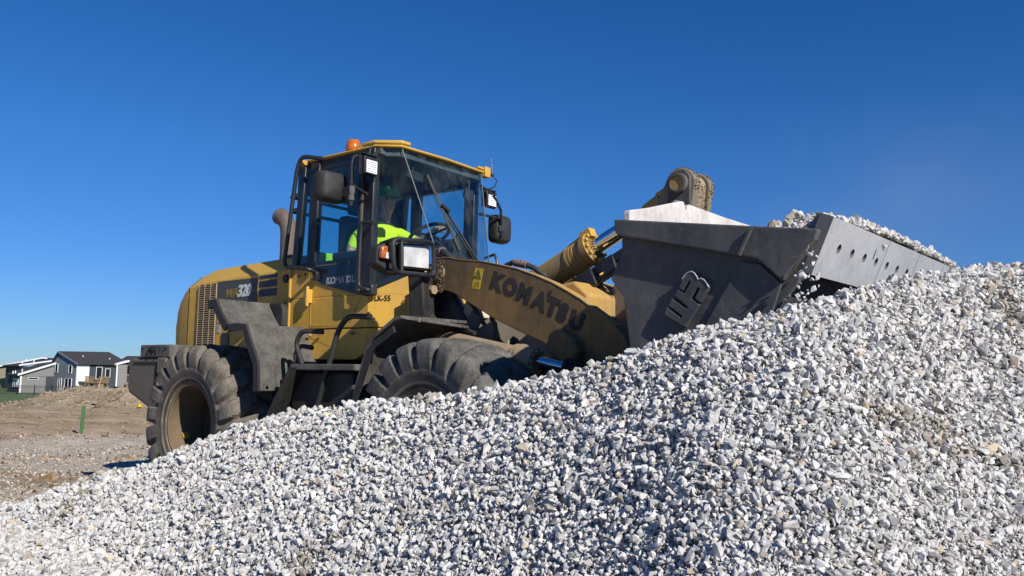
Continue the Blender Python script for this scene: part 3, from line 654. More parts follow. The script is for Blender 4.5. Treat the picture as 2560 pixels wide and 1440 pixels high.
# dark house to the right, mostly behind the loader
h = House("house", "dark slate coloured house partly hidden behind the loader's counterweight", (-73.6, 153.0), (10.5, 0.8), (-1.0, 9.0), -3.5)
h.body([(0, -1), (0, 5.75), (5.0, 6.9), (9.0, 5.75), (9.0, -1)], 0, h.lw, MT['sid_dark'])
h.slab(-0.5, h.lw + .4, -0.6, 5.6, 5.0, 6.85); h.slab(-0.5, h.lw + .4, 5.0, 6.85, 9.6, 5.6)
h.window('w', 1.2, 2.0, 3.5, 5.2); h.window('w', 1.5, 2.5, 0.2, 1.9, mull=1); h.window('w', 5.2, 6.1, 3.5, 5.2)
for k in range(4):
    mb = MB(); mb.obox(h.p(0.3 + k * 1.0, 3.8, 6.75), h.uw * 0.15, h.ud * 0.15, (0, 0, 0.12)); h.put(mb, "roof_vent", MT['shingle'], smooth=0)

# grey house with the white sloping fascia
h = House("house", "low grey house with white sloping fascia and one slot window", (-90.4, 150.0), (5.9, 0.5), (-5.2, 5.0), -3.5)
h.body([(0, -1), (0, 3.0), (h.ld, 3.0), (h.ld, -1)], 0, h.lw, MT['sid_grey'])
mb = MB(); mb.prism([h.p(0, 0, 2.9), h.p(h.lw, 0, 2.9), h.p(h.lw, 0, 5.3), h.p(0, 0, 3.25)], h.ud * h.ld); h.put(mb, "gable_wall", MT['sid_grey'], smooth=0)
mb = MB(); mb.prism([h.p(-0.5, -0.5, 3.15), h.p(h.lw + .1, -0.5, 5.35), h.p(h.lw + .1, -0.5, 5.52), h.p(-0.5, -0.5, 3.32)], h.ud * (h.ld + 1)); h.put(mb, "roof", MT['shingle'], smooth=0)
mb = MB(); mb.prism([h.p(-0.6, -0.6, 3.05), h.p(h.lw + .1, -0.6, 5.25), h.p(h.lw + .1, -0.6, 5.62), h.p(-0.6, -0.6, 3.42)], h.ud * 0.09); h.put(mb, "fascia", MT['trim'], smooth=0)
h.board('w', 0.0, 0.3, -1, 3.1, 'trim', 0.0, 0.1, "corner_board"); h.board('d', 0.1, h.ld, -1, 3.0, 'sid_dark', 0.0, 0.05, "dark_siding")
h.board('w', 4.6, 5.9, -1, 3.0, 'sid_dark', 0.0, 0.06, "dark_siding")
h.window('w', 1.5, 3.2, 2.45, 2.75); h.window('d', 1.6, 3.6, 1.0, 2.5, -0.05, mull=1); h.window('d', 0.5, 0.95, 1.0, 2.4, -0.05)
h.pipe(0.9, 2.0, 3.9, .4); h.pipe(0.0, 3.0, 3.6, .4); h.pipe(-0.3, 3.4, 3.5, .4)

# houses behind on the left
h = House("house", "dark roofed house with white fascia edge behind the low grey house", (-103.5, 172.0), (7.6, 0.6), (-7.0, 6.0), -3.6)
h.body([(0, -1), (0, 4.9), (h.ld, 4.9), (h.ld, -1)], 0, h.lw, MT['sid_dark'])
mb = MB(); mb.prism([h.p(-0.6, -0.5, 5.1), h.p(h.lw, -0.5, 6.45), h.p(h.lw + 2.0, -0.5, 5.9), h.p(h.lw + 2, -.5, 5.6), h.p(h.lw, -.5, 6.1), h.p(-0.6, -0.5, 4.85)], h.ud * (h.ld + 1)); h.put(mb, "roof", MT['shingle'], smooth=0)
mb = MB(); mb.prism([h.p(-0.7, -0.6, 4.95), h.p(h.lw, -0.6, 6.25), h.p(h.lw + 1.6, -0.6, 5.75), h.p(h.lw + 1.6, -0.6, 6.0), h.p(h.lw, -.6, 6.55), h.p(-0.7, -0.6, 5.28)], h.ud * 0.09); h.put(mb, "fascia", MT['trim'], smooth=0)
h.window('w', 1.2, 2.6, 3.2, 4.4); h.pipe(3.0, 1.5, 6.0, .4); h.pipe(1.0, 2.5, 5.6, .4)
h = House("house", "farthest house with tan wall and dark roof at the picture's left edge", (-115.5, 182.0), (10.5, 0.5), (-2.0, 9.0), -3.7)
h.body([(0, -1), (0, 4.6), (h.ld, 4.6), (h.ld, -1)], 0, h.lw - 3, dirty('tan_siding', (0.30, 0.25, 0.17), (0.2, 0.17, 0.12), 0.4, 0.8, 1))
mb = MB(); mb.prism([h.p(-0.6, -0.5, 4.6), h.p(h.lw, -0.5, 7.0), h.p(h.lw + 1.2, -0.5, 6.85), h.p(h.lw + 1.2, -.5, 6.6), h.p(h.lw, -.5, 6.75), h.p(-0.6, -0.5, 4.3)], h.ud * (h.ld + 1)); h.put(mb, "roof", MT['shingle'], smooth=0)
mb = MB(); mb.prism([h.p(-0.7, -0.6, 4.4), h.p(h.lw, -0.6, 6.8), h.p(h.lw + 1.0, -0.6, 6.7), h.p(h.lw + 1.0, -0.6, 6.95), h.p(h.lw, -.6, 7.1), h.p(-0.7, -0.6, 4.7)], h.ud * 0.09); h.put(mb, "fascia", MT['trim'], smooth=0)
h.window('w', 8.2, 9.0, 2.5, 4.0); h.pipe(6, 2, 6.3, .4)

# black metal fence along the lawn
fr = empty("metal_fence", P3(-66, 104, -2.1)); tag(fr, "low black metal fence along the far side of the lawn", "fence"); finv = Matrix.Translation(-fr.location)
f0, f1 = np.array((-72.0, 104.0)), np.array((-54.0, 108.0)); L = np.linalg.norm(f1 - f0)
fz = lambda q: float(ground_z(np.array(q[0]), np.array(q[1]))) + 0.06
for k in range(10):
    q = f0 + (f1 - f0) * k / 9; mb = MB(); b0 = P3(*q, fz(q)); mb.obox(b0 + (0, 0, 0.60), D3(0.04, 0), D3(0, 0.04), (0, 0, 0.72)); mb.build("post", MT['fence'], fr, smooth=0).matrix_parent_inverse = finv
for hz in (0.22, 1.05, 1.2):
    mb = MB(); mb.bar(P3(*f0, fz(f0) + hz), P3(*f1, fz(f1) + hz), 0.04, 0.05); mb.build("rail", MT['fence'], fr, smooth=0).matrix_parent_inverse = finv
mb = MB()
for k in range(150):
    q = f0 + (f1 - f0) * (k + .5) / 150; b0 = P3(*q, fz(q)); mb.obox(b0 + (0, 0, 0.62), D3(0.008, 0), D3(0, 0.008), (0, 0, 0.42))
tag(mb.build("pickets", MT['fence'], fr, smooth=0), kind='stuff').matrix_parent_inverse = finv
# ------------------------------------------------------------------ wheel loader (origin: ground under the rear axle, +X forward, near side -Y)
LO = empty("wheel_loader"); tag(LO, "yellow wheel loader with a raised full bucket pushed into the gravel heap", "wheel loader")
def part(mb, name, mat, **k): return mb.build(name, MT[mat] if isinstance(mat, str) else mat, LO, **k)
def sub(mb, name, mat, par, **k): return mb.build(name, MT[mat] if isinstance(mat, str) else mat, par, **k)
def bolt(mb, p, n, r=0.014, h=0.012):
    p = np.array(p, float); n = np.array(n, float) / np.linalg.norm(n); mb.cyl(p - n * 0.004, p + n * h, r, r * 0.85, 8)

# --- chassis
mb = MB(); mb.box(-1.5, 1.45, -0.42, 0.42, 0.55, 1.35); mb.box(-0.35, 0.35, -0.80, 0.80, 0.58, 0.92)
mb.box(1.2, 1.75, -0.30, 0.30, 0.50, 0.75); mb.box(1.2, 1.75, -0.30, 0.30, 1.10, 1.30)
part(mb, "rear_frame", 'void', bevel=0.02)
mb = MB(); mb.box(1.62, 3.35, -0.42, 0.42, 0.50, 1.25); mb.box(2.70, 3.36, -0.80, 0.80, 0.58, 0.92)
front_frame = part(mb, "front_frame", 'void', front=True, bevel=0.02)
for sy in (-1, 1):
    mb = MB(); mb.py([(2.02, 1.2), (2.05, 1.75), (2.16, 2.10), (2.30, 2.16), (2.40, 2.10), (2.45, 1.85), (2.62, 1.55), (2.95, 1.38), (3.3, 1.2)], sy * 0.36, sy * 0.43)
    sub(mb, "tower_plate", 'gloss_black', front_frame, bevel=0.008)
mb = MB(); mb.py([(2.20, 1.30), (2.27, 1.30), (2.27, 2.0), (2.20, 2.0)], -0.60, -0.44); sub(mb, "tower_flange", 'black', front_frame, bevel=0.006)
mb = MB(); mb.py([(2.55, 1.30), (2.90, 1.38), (2.93, 1.45), (2.92, 1.62), (2.62, 1.52)], -0.435, -0.50); sub(mb, "gusset_plate", 'grey_cast', front_frame, bevel=0.008)
# dust-white plate with a round hole, seen below the boom
mb = MB(); mb.py([(2.571, 1.697), (2.626, 1.565), (2.663, 1.46), (2.724, 1.44), (2.74, 1.498), (2.79, 1.523), (2.841, 1.496), (2.867, 1.426), (3.165, 1.34), (3.242, 1.38), (3.06, 1.60), (2.80, 1.76)], -.10, -.06)
sub(mb, "frame_side_plate", 'paledust', front_frame, bevel=0.006)
mb = MB(); mb.box(2.28, 2.50, -0.28, 0.28, 1.25, 1.75); sub(mb, "valve_block", 'grey_cast', front_frame, bevel=0.02)
mb = MB(); mb.py([(2.50, 1.60), (2.60, 1.62), (2.72, 1.66), (2.68, 1.78), (2.56, 1.80)], -0.42, -0.30); sub(mb, "pale_cover", 'paledust', front_frame, bevel=0.01)

# --- counterweight
mb = MB()
prof = [(-1.76, 1.30), (-1.70, 1.345), (-1.02, 1.345), (-1.02, 0.72), (-1.36, 0.80), (-1.70, 0.93), (-1.77, 0.985)]
mb.py([(-1.80, 1.28), (-1.73, 1.345), (-1.20, 1.345), (-1.20, 0.78), (-1.45, 0.86), (-1.76, 0.97), (-1.80, 1.02)], -0.93, 0.93)
cw = part(mb, "counterweight", 'grey_cast', bevel=0.035, seg=3)
mb = MB(); mb.box(-1.68, -1.22, -0.94, -0.925, 1.285, 1.295); mb.box(-1.23, -1.22, -0.94, -0.925, 0.90, 1.29); sub(mb, "joint_groove", 'void', cw)
mb = MB(); mb.py([(-1.20, 1.345), (-1.02, 1.345), (-1.02, 1.17), (-1.20, 1.17)], -0.95, 0.95); sub(mb, "side_lug", 'grey_cast', cw, bevel=0.02)
for sy in (-1, 1):
    mb = MB(); mb.box(-1.55, -0.98, sy * 0.62, sy * 0.94, 1.345, 1.475)
    bx = sub(mb, "battery_box", 'fender', cw, bevel=0.012)
    mb = MB(); y = sy * 0.945; mb.tube([(-1.36, y, 1.36), (-1.36, y, 1.43), (-1.35, y - .012, 1.44), (-1.22, y - .012, 1.44), (-1.21, y, 1.43), (-1.21, y, 1.36)], 0.009, 8)
    sub(mb, "box_handle", 'black', cw)
    for x in (-1.48, -1.04): mb = MB(); bolt(mb, (x, y, 1.445), (0, sy, 0)); sub(mb, "bolt", 'black', cw)

# --- engine hood: lofted sections along X
secs = [(0.62, .600, 2.175, .47, 2.325), (0.0, .600, 2.155, .47, 2.31), (-0.6, .600, 2.14, .465, 2.295), (-1.0, .600, 2.125, .455, 2.28), (-1.24, .600, 2.095, .45, 2.225)]
def section(s, zb=1.36): x, ys, zs, yt, zt = s; return [(x, -ys, zb), (x, -ys, zs), (x, -yt, zt), (x, yt, zt), (x, ys, zs), (x, ys, zb)]
mb = MB(); mb.grid([section(s) for s in secs]); mb.add(section(secs[0]), [[0, 1, 2, 3, 4, 5]]); mb.add(section(secs[-1]), [[5, 4, 3, 2, 1, 0]])
hood = part(mb, "hood", 'yellow', bevel=0.012, smooth=25)
sec2 = [(-1.252, .602, 2.095, .452, 2.225), (-1.36, .590, 2.03, .445, 2.16), (-1.47, .572, 1.93, .43, 2.03), (-1.515, .560, 1.86, .43, 1.91)]
rows = [section(s) for s in sec2]; rows.append([(-1.515, -.560, 1.36), (-1.545, -.55, 1.70), (-1.535, -.43, 1.72), (-1.535, .43, 1.72), (-1.545, .55, 1.70), (-1.515, .56, 1.36)])
mb = MB(); mb.grid(rows[:4]); mb.add([(-1.515, -.56, 1.36), (-1.515, -.56, 1.86), (-1.53, -.56, 1.70)] , [[0, 1, 2]])
mb.grid([[(-1.515, -.56, 1.86), (-1.515, .56, 1.86)], [(-1.56, -.55, 1.68), (-1.56, .55, 1.68)], [(-1.52, -.56, 1.36), (-1.52, .56, 1.36)]]); mb.add([(-1.515, -.56, 1.86), (-1.515, -.43, 1.91), (-1.515, .43, 1.91), (-1.515, .56, 1.86)], [[0, 1, 2, 3]])
part(mb, "tail_panel", 'yellow', bevel=0.01, smooth=25)
mb = MB(); mb.box(-1.04, -.725, -.606, -.55, 1.44, 2.105); gr = sub(mb, "grille_recess", 'void', hood)
mb = MB()
for k in range(29): z = 1.452 + k * 0.0226; mb.obox((-.8825, -.609, z), (0.155, 0, 0.0), (0, .006, -.002), (0, 0.0012, .0042))
for x in (-1.04, -.935, -.83, -.725): mb.box(x - .004, x + .004, -.619, -.606, 1.44, 2.105)
tag(sub(mb, "grille_louvres", 'tan', hood, smooth=0), kind='stuff')
mb = MB(); mb.box(-.712, -.045, -.6045, -.59, 1.78, 2.125); sub(mb, "badge_panel", 'badge', hood)
mb = MB(); mb.text("320", 0.162, (-.375, -.605, 1.955), (1, 0, .02), (.22, 0, 1.0), (0, -1, 0), 0.003, 0.006, 0.92); sub(mb, "model_number", 'decal_white', hood, smooth=0)
mb = MB(); mb.text("WA", 0.125, (-.575, -.605, 1.955), (1, 0, .02), (.22, 0, .9), (0, -1, 0), 0.003, 0.007, 0.9); sub(mb, "model_letters", 'decal_olive', hood, smooth=0)
for (z0, z1) in ((2.115, 2.148), (2.03, 2.095), (1.94, 2.01)):
    mb = MB(); mb.prism([(-.01, -.604, z0 - .004), (.265, -.604, z0), (.265, -.604, z1), (-.01, -.604, z1 - .006)], (0, .01, 0)); sub(mb, "stripe", 'decal_blue', hood, smooth=0)
mb = MB(); mb.cyl((.405, -.60, 2.09), (.405, -.618, 2.09), .042, .038, 20); sub(mb, "filler_cap", 'black', hood)
mb = MB(); mb.box(-.70, -.62, -.6045, -.59, 1.70, 1.80); mb.box(-.70, -.64, -.6045, -.59, 1.60, 1.68); sub(mb, "maintenance_sticker", plain('grey_sticker', (0.32, 0.33, 0.32), 0.6), hood)
mb = MB(); mb.box(-.60, -.48, -.612, -.59, 1.46, 1.60); sub(mb, "latch_plate", 'black', hood, bevel=.006)
# exhaust
px_ = [(-.52, .10, 2.26), (-.53, .10, 2.60), (-.535, .10, 2.74), (-.56, .10, 2.82), (-.62, .10, 2.885), (-.70, .10, 2.92)]
mb = MB(); mb.tube(px_, [.085, .085, .085, .088, .092, .095], 24, caps=False); mb.tube([(p[0], p[1], p[2]) for p in px_], [.078, .078, .078, .08, .084, .088], 24, caps=False)
ex = part(mb, "exhaust_pipe", 'rust'); mb = MB(); mb.cyl((-.52, .10, 2.24), (-.52, .10, 2.47), .092, .092, 24); sub(mb, "exhaust_collar", 'rust', ex)

# --- cab body
foot = [(.57, -.67), (1.62, -.675), (2.02, -.40), (2.02, .40), (1.62, .675), (.57, .67)]
mb = MB(); mb.pz(foot, 1.600, 1.88); mb.pz([(.57, -.668), (.87, -.668), (.87, .668), (.57, .668)], 1.88, 2.155)
mb.py([(.862, 1.88), (.862, 2.155), (.895, 2.13), (.92, 2.07), (.99, 2.005), (1.41, 1.90), (1.50, 1.88)], -.668, -.64)
mb.add([(1.60, -.675, 1.88), (1.62, -.675, 1.88), (2.02, -.40, 1.88), (2.02, -.40, 2.11), (1.62, -.675, 1.905), (1.60, -.64, 1.88), (2.0, -.36, 1.88), (2.0, -.36, 2.11), (1.62, -.635, 1.905)],
       [[1, 2, 3, 4], [5, 8, 7, 6], [4, 3, 7, 8], [2, 6, 7, 3]])
body = part(mb, "cab_body", 'yellow', bevel=0.008, smooth=0)
mb = MB(); mb.pz([(.80, -.655), (1.60, -.66), (1.98, -.40), (1.98, .40), (1.60, .66), (.80, .655)], 1.59, 1.61); sub(mb, "body_seam", 'void', body, smooth=0)
mb = MB(); mb.prism([(.60, -.66, 1.592), (.70, -.665, 1.592), (1.615, -.67, 1.592), (1.60, -.69, 1.38), (1.50, -.69, 1.33), (.865, -.69, 1.33)], (0, .3, 0)); sk = part(mb, "lower_skirt", 'yellow', bevel=.006, smooth=0)
mb = MB(); mb.prism([(1.617, -.67, 1.592), (1.86, -.50, 1.592), (1.80, -.53, 1.40), (1.605, -.69, 1.38)], (-.14, .2, 0)); sub(mb, "front_skirt", 'yellow', sk, bevel=.004, smooth=0)
mb = MB()
for p in ((.905, -.69, 1.545), (1.045, -.69, 1.55), (1.46, -.69, 1.55), (.90, -.69, 1.365)): bolt(mb, p, (0, -1, 0), .013, .028)
sub(mb, "skirt_bolts", 'tan', sk)
# door panel seam, hinge, stiffener
mb = MB(); mb.box(.872, 1.42, -.674, -.66, 1.622, 1.638); mb.box(.862, .872, -.674, -.66, 1.622, 2.16); sub(mb, "door_seam", 'yellow_bright', body, smooth=0)
mb = MB(); mb.box(.876, 1.42, -.671, -.66, 1.6385, 1.648); mb.bar((1.40, -.6715, 1.64), (1.545, -.6715, 1.88), .004, .008, (0, 1, 0)); sub(mb, "door_gap", 'void', body, smooth=0)
mb = MB(); mb.box(.83, .885, -.725, -.668, 1.83, 1.955); mb.cyl((.868, -.715, 1.80), (.868, -.715, 1.98), .016, n=10); sub(mb, "door_hinge", 'yellow_bright', body, bevel=.006)
mb = MB(); mb.box(.555, .572, -.685, -.60, 1.62, 2.16); sub(mb, "rear_flange", 'yellow_bright', body)
mb = MB()
for p in ((.68, -.668, 2.09), (.77, -.668, 2.10)): mb.cyl(p, (p[0], -.6715, p[2]), .012, n=12)
sub(mb, "plug_holes", 'void', body)
cu_ = np.array((.824, .566, 0)); cn_ = np.array((.566, -.824, 0))
mb = MB(); mb.text("LK-55", 0.068, np.array((1.664, -.6448, 1.822)), cu_ * .84, (0, 0, 1.0), cn_, .006, .0008, 1.0); sub(mb, "fleet_number", 'decal_black', body, smooth=0)

# --- cab frame, roof, glass
ZT = 3.135
def post(name, pts0, pts1, mat='gloss_black', par=None):
    mb = MB(); a = [np.array(p, float) for p in pts0]; b_ = [np.array(p, float) for p in pts1]; n = len(a)
    mb.add(a + b_, [list(range(n))[::-1], [n + i for i in range(n)]] + [[i, (i + 1) % n, n + (i + 1) % n, n + i] for i in range(n)])
    return sub(mb, name, mat, cabf, bevel=.01) if par is None else sub(mb, name, mat, par, bevel=.01)
mb = MB()
mb.box(.60, .66, -.665, .665, 2.86, 3.12); mb.box(.60, .66, -.665, .665, 2.15, 2.28); mb.box(.60, .66, .28, .665, 2.28, 2.86)
for sy in (-1, 1):
    mb.box(.66, 1.56, sy * .60, sy * .665, 3.04, 3.125); mb.box(.66, 1.56, sy * .632, sy * .666, 2.155, 2.20)
cabf = part(mb, "cab_frame", 'gloss_black', bevel=.008)
def rect(x0, x1, y0, y1, z): return [(x0, y0, z), (x1, y0, z), (x1, y1, z), (x0, y1, z)]
for sy in (-1, 1):
    o_, i_ = sy * .695, sy * .62
    post("front_pillar", rect(1.52, 1.655, o_, i_, 1.885), rect(1.535, 1.665, o_, i_, ZT))
    post("door_pillar", rect(.79, .905, sy * .68, i_, 2.155), rect(.80, .925, sy * .68, i_, ZT))
    post("rear_pillar", rect(.575, .655, sy * .68, i_, 2.15), rect(.645, .73, sy * .68, i_, ZT))
    mb = MB(); mb.box(1.49, 1.525, sy * .71, sy * .685, 1.90, 2.98); sub(mb, "door_edge_channel", 'gloss_black', cabf, bevel=.004)
    mb = MB(); mb.box(1.525, 1.545, sy * .712, sy * .695, 1.90, 2.95); sub(mb, "lit_edge_strip", 'fender', cabf)  # paler strip painted as the pillar's front-lit edge
# glass panes
def pane(name, quad, nrm, mat, th=.006):
    mb = MB(); mb.prism(quad, np.array(nrm) * th); return part(mb, name, mat, smooth=0)
for sy in (-1, 1):
    y = sy * .655
    pane("door_window", [(.905, y, 2.20), (1.525, y, 2.16), (1.535, y, 3.04), (.92, y, 3.04)], (0, sy, 0), 'glass')
    pane("quarter_window", [(.655, y, 2.20), (.79, y, 2.20), (.80, y, 3.04), (.73, y, 3.04)], (0, sy, 0), 'glass')
pane("rear_window", [(.63, -.62, 2.28), (.63, .28, 2.28), (.63, .28, 2.86), (.63, -.62, 2.86)], (1, 0, 0), 'glass')
ws = pane("windscreen", [(1.822, -.525, ZT), (1.822, .525, ZT), (2.115, .33, 2.15), (2.115, -.33, 2.15)], (.3, 0, .09), 'glass_front', .02)
for sy in (-1, 1):
    mb = MB(); q = [(1.665, sy * .668, ZT), (1.82, sy * .53, ZT), (2.113, sy * .335, 2.15), (2.02, sy * .40, 2.115), (1.64, sy * .672, 1.92)]
    mb.add(q, [[0, 1, 2], [0, 2, 3], [0, 3, 4]]); part(mb, "corner_window", 'glass_front', smooth=0, recalc=False)
    mb = MB(); mb.tube([(1.822, sy * .528, ZT), (2.114, sy * .332, 2.15)], .006, 6); sub(mb, "glass_joint", plain('silicone_joint', (.10, .115, .11), .6), ws)
    mb = MB(); mb.add([(1.635, sy * .678, 1.90), (2.025, sy * .406, 2.105), (2.02, sy * .41, 2.15), (1.635, sy * .68, 1.955)], [[0, 1, 2, 3]]); sub(mb, "lower_glass_band", 'band', ws, smooth=0, recalc=False)
# dark lower glass of the door with the maker's name
for sy in (-1, 1):
    y = sy * .671
    mb = MB(); mb.prism([(.872, y, 2.20), (.885, y, 2.11), (.92, y, 2.055), (.99, y, 2.005), (1.41, y, 1.905), (1.53, y, 1.885), (1.53, y, 2.20)], (0, sy * .008, 0)); dg_ = part(mb, "door_lower_glass", 'band', smooth=0)
    mb = MB(); mb.box(.93, 1.50, sy * .684, sy * .668, 2.155, 2.168); sub(mb, "glass_rail", 'fender', dg_)
    if sy < 0: mb = MB(); mb.text("KOMATSU", .084, (1.075, -.680, 1.990), (1, 0, 0.0), (.12, 0, 1.0), (0, -1, 0), .002, .0028, 1.0); sub(mb, "maker_lettering", 'logo_grey', dg_, smooth=0)
# roof
mb = MB(); rf = [(.60, -.692), (1.66, -.692), (1.845, -.55), (1.87, 0), (1.845, .55), (1.66, .692), (.60, .692)]
mb.pz(rf, 3.135, 3.160)
roof = part(mb, "cab_roof", 'yellow_bright', bevel=.012)
for sy in (-1, 1):
    mb = MB(); mb.pz([(1.50, sy * .697), (1.66, sy * .697), (1.852, sy * .553), (1.86, sy * .45), (1.50, sy * .58)], 3.160, 3.198 if sy < 0 else 3.19); sub(mb, "roof_corner", 'yellow_bright', roof, bevel=.014)
mb = MB(); mb.box(.62, 1.70, -.66, .66, 3.08, 3.133); mb.pz([(1.7, -.60), (1.80, -.52), (1.80, .52), (1.7, .60)], 3.07, 3.133); sub(mb, "roof_lining", 'lining', roof)
mb = MB(); mb.box(1.18, 1.46, -.60, -.54, 3.165, 3.178); mb.box(1.34, 1.46, -.60, -.54, 3.178, 3.225); sub(mb, "beacon_bracket", 'yellow_bright', roof, bevel=.006)
bp = np.array((1.25, -.57, 3.16)); mb = MB(); mb.lathe([(0, .0), (0, .058), (.03, .058), (.03, 0)], bp, (0, 0, 1), 24); be = part(mb, "beacon", 'fender')
mb = MB(); mb.lathe([(.028, .064), (.036, .067), (.075, .066), (.085, .062), (.118, .058), (.126, .052), (.126, 0)], bp, (0, 0, 1), 28); sub(mb, "beacon_lens", 'orange', be)
mb = MB(); mb.tube([(1.645, -.715, 3.15), (1.63, -.72, 3.08), (1.64, -.73, 3.03)], .007, 6); sub(mb, "cable", 'hose', roof)
# cab interior
mb = MB(); mb.box(.70, 1.12, -.24, .24, 1.90, 2.14); mb.pz([(.66, -.23), (.80, -.23), (.80, .23), (.66, .23)], 2.10, 2.72)
seat = part(mb, "seat", 'interior', bevel=.04, seg=3); mb = MB(); mb.box(.68, .79, -.15, .15, 2.74, 2.95); sub(mb, "headrest", 'interior', seat, bevel=.04, seg=3)
mb = MB(); mb.box(.80, 1.25, -.40, -.27, 2.25, 2.33); sub(mb, "armrest", 'interior', seat, bevel=.02)
mb = MB(); mb.pz([(1.72, -.28), (2.0, -.28), (2.0, .28), (1.72, .28)], 1.88, 2.16); mb.bar((1.95, 0, 2.1), (1.72, 0, 2.44), .10, .10); co = part(mb, "steering_column", 'interior', bevel=.03)
wc, wa = np.array((1.665, 0.0, 2.47)), np.array((-.45, 0, .89)); e1 = np.cross(wa, (0, 1, 0)); e1 /= np.linalg.norm(e1); e2 = np.array((0, 1.0, 0))
mb = MB(); mb.tube([wc + .19 * (math.cos(q) * e1 + math.sin(q) * e2) for q in np.linspace(0, 2 * PI, 32, endpoint=False)], .017, 8, closed=True)
for q in (0.5, 2.6, 4.7): mb.tube([wc, wc + .19 * (math.cos(q) * e1 + math.sin(q) * e2)], .012, 6)
mb.cyl(wc - .05 * wa, wc + .01 * wa, .05, n=16); part(mb, "steering_wheel", 'interior')
mb = MB(); mb.tube([(1.78, .10, 2.36), (1.84, .16, 2.40), (1.86, .2, 2.5)], .03, 8); mb.box(1.80, 1.95, .02, .20, 2.20, 2.42); sub(mb, "dash_monitor", 'interior', co, bevel=.02)
for (x, z) in ((.36, 2.885), (.36, 2.745)):
    mb = MB(); mb.tube([(x + .22, -.62, z - .01), (x, -.55, z), (x, .55, z), (x + .22, .62, z - .01)], .018, 8); part(mb, "rear_guard_rail", 'gloss_black')
mb = MB(); mb.px([(-.40, 2.93), (-.19, 2.91), (-.19, 2.97), (-.22, 2.99), (-.38, 3.0)], 1.73, 1.755); mb.tube([(1.74, -.30, 3.10), (1.73, -.30, 3.0)], .01, 6); part(mb, "inside_mirror", 'mirror_shell')
mb = MB(); mb.px([(.34, 2.89), (.38, 2.86), (.46, 2.865), (.47, 2.95), (.36, 2.97)], 1.76, 1.785); mb.tube([(1.76, .42, 3.10), (1.77, .42, 2.95)], .01, 6); part(mb, "inside_mirror", 'mirror_shell')
mb = MB(); mb.box(.672, .70, -.45, -.1, 2.20, 2.34); part(mb, "hi_vis_jacket", plain('hi_vis_fabric', (.36, .62, .02), .9), bevel=.012)
# wiper and hand rails on the windscreen
def on_glass(t, s, off=.018):   # t: 0 top..1 bottom, s: -1..1 across
    x = 1.822 + t * .293; y = s * (.525 - t * .195); z = ZT - t * .985; return np.array((x + off * .95, y, z + off * .3))
mb = MB(); mb.tube([on_glass(1.0, .62), on_glass(.5, -.32)], .012, 6); mb.tube([on_glass(1.0, .52), on_glass(.5, -.45)], .008, 6)
wp = part(mb, "wiper_arm", 'gloss_black'); mb = MB(); mb.bar(on_glass(.20, -.60, .02), on_glass(.86, -.18, .02), .016, .022); mb.bar(on_glass(.47, -.46, .03), on_glass(.52, -.28, .03), .05, .025); sub(mb, "wiper_blade", 'gloss_black', wp)
mb = MB(); mb.tube([(1.83, .60, 2.32), (1.98, .56, 2.34), (2.02, .55, 2.28), (2.03, .55, 1.95)], .014, 8); part(mb, "front_grab_rail", 'gloss_black')

# --- outside cab rails
def rail(name, pts, r=.019, rad=.07, mat='gloss_black'):
    P = [np.array(p, float) for p in pts]; path = [P[0]]
    for i in range(1, len(P) - 1):
        a = P[i - 1] - P[i]; b_ = P[i + 1] - P[i]; la, lb = np.linalg.norm(a), np.linalg.norm(b_); rr = min(rad, la * .45, lb * .45)
        q0, q1 = P[i] + a / la * rr, P[i] + b_ / lb * rr
        for k in range(6): t = k / 5; path.append((1 - t) ** 2 * q0 + 2 * t * (1 - t) * P[i] + t * t * q1)
    path.append(P[-1]); mb = MB(); mb.tube(path, r, 12); return part(mb, name, mat)
rail("rear_grab_rail", [(1.00, -.71, 3.13), (.82, -.80, 3.16), (.76, -.80, 3.05), (.625, -.80, 2.165), (.955, -.79, 2.125), (.96, -.69, 2.10)])
mb = MB(); mb.box(.70, .78, -.76, -.70, 3.10, 3.145); part(mb, "rail_bracket", 'yellow_bright', bevel=.006)
mb = MB(); mb.box(.935, .985, -.715, -.66, 2.03, 2.105); part(mb, "rail_bracket", 'gloss_black', bevel=.006)
rail("door_grab_rail", [(1.70, -.72, 2.47), (1.605, -.76, 2.485), (1.59, -.76, 2.3), (1.59, -.76, 1.93), (1.68, -.74, 1.905), (1.68, -.69, 1.90)], .018, .06)
mb = MB(); mb.box(1.60, 1.72, -.73, -.66, 1.86, 1.955); part(mb, "door_latch", 'gloss_black', bevel=.012)

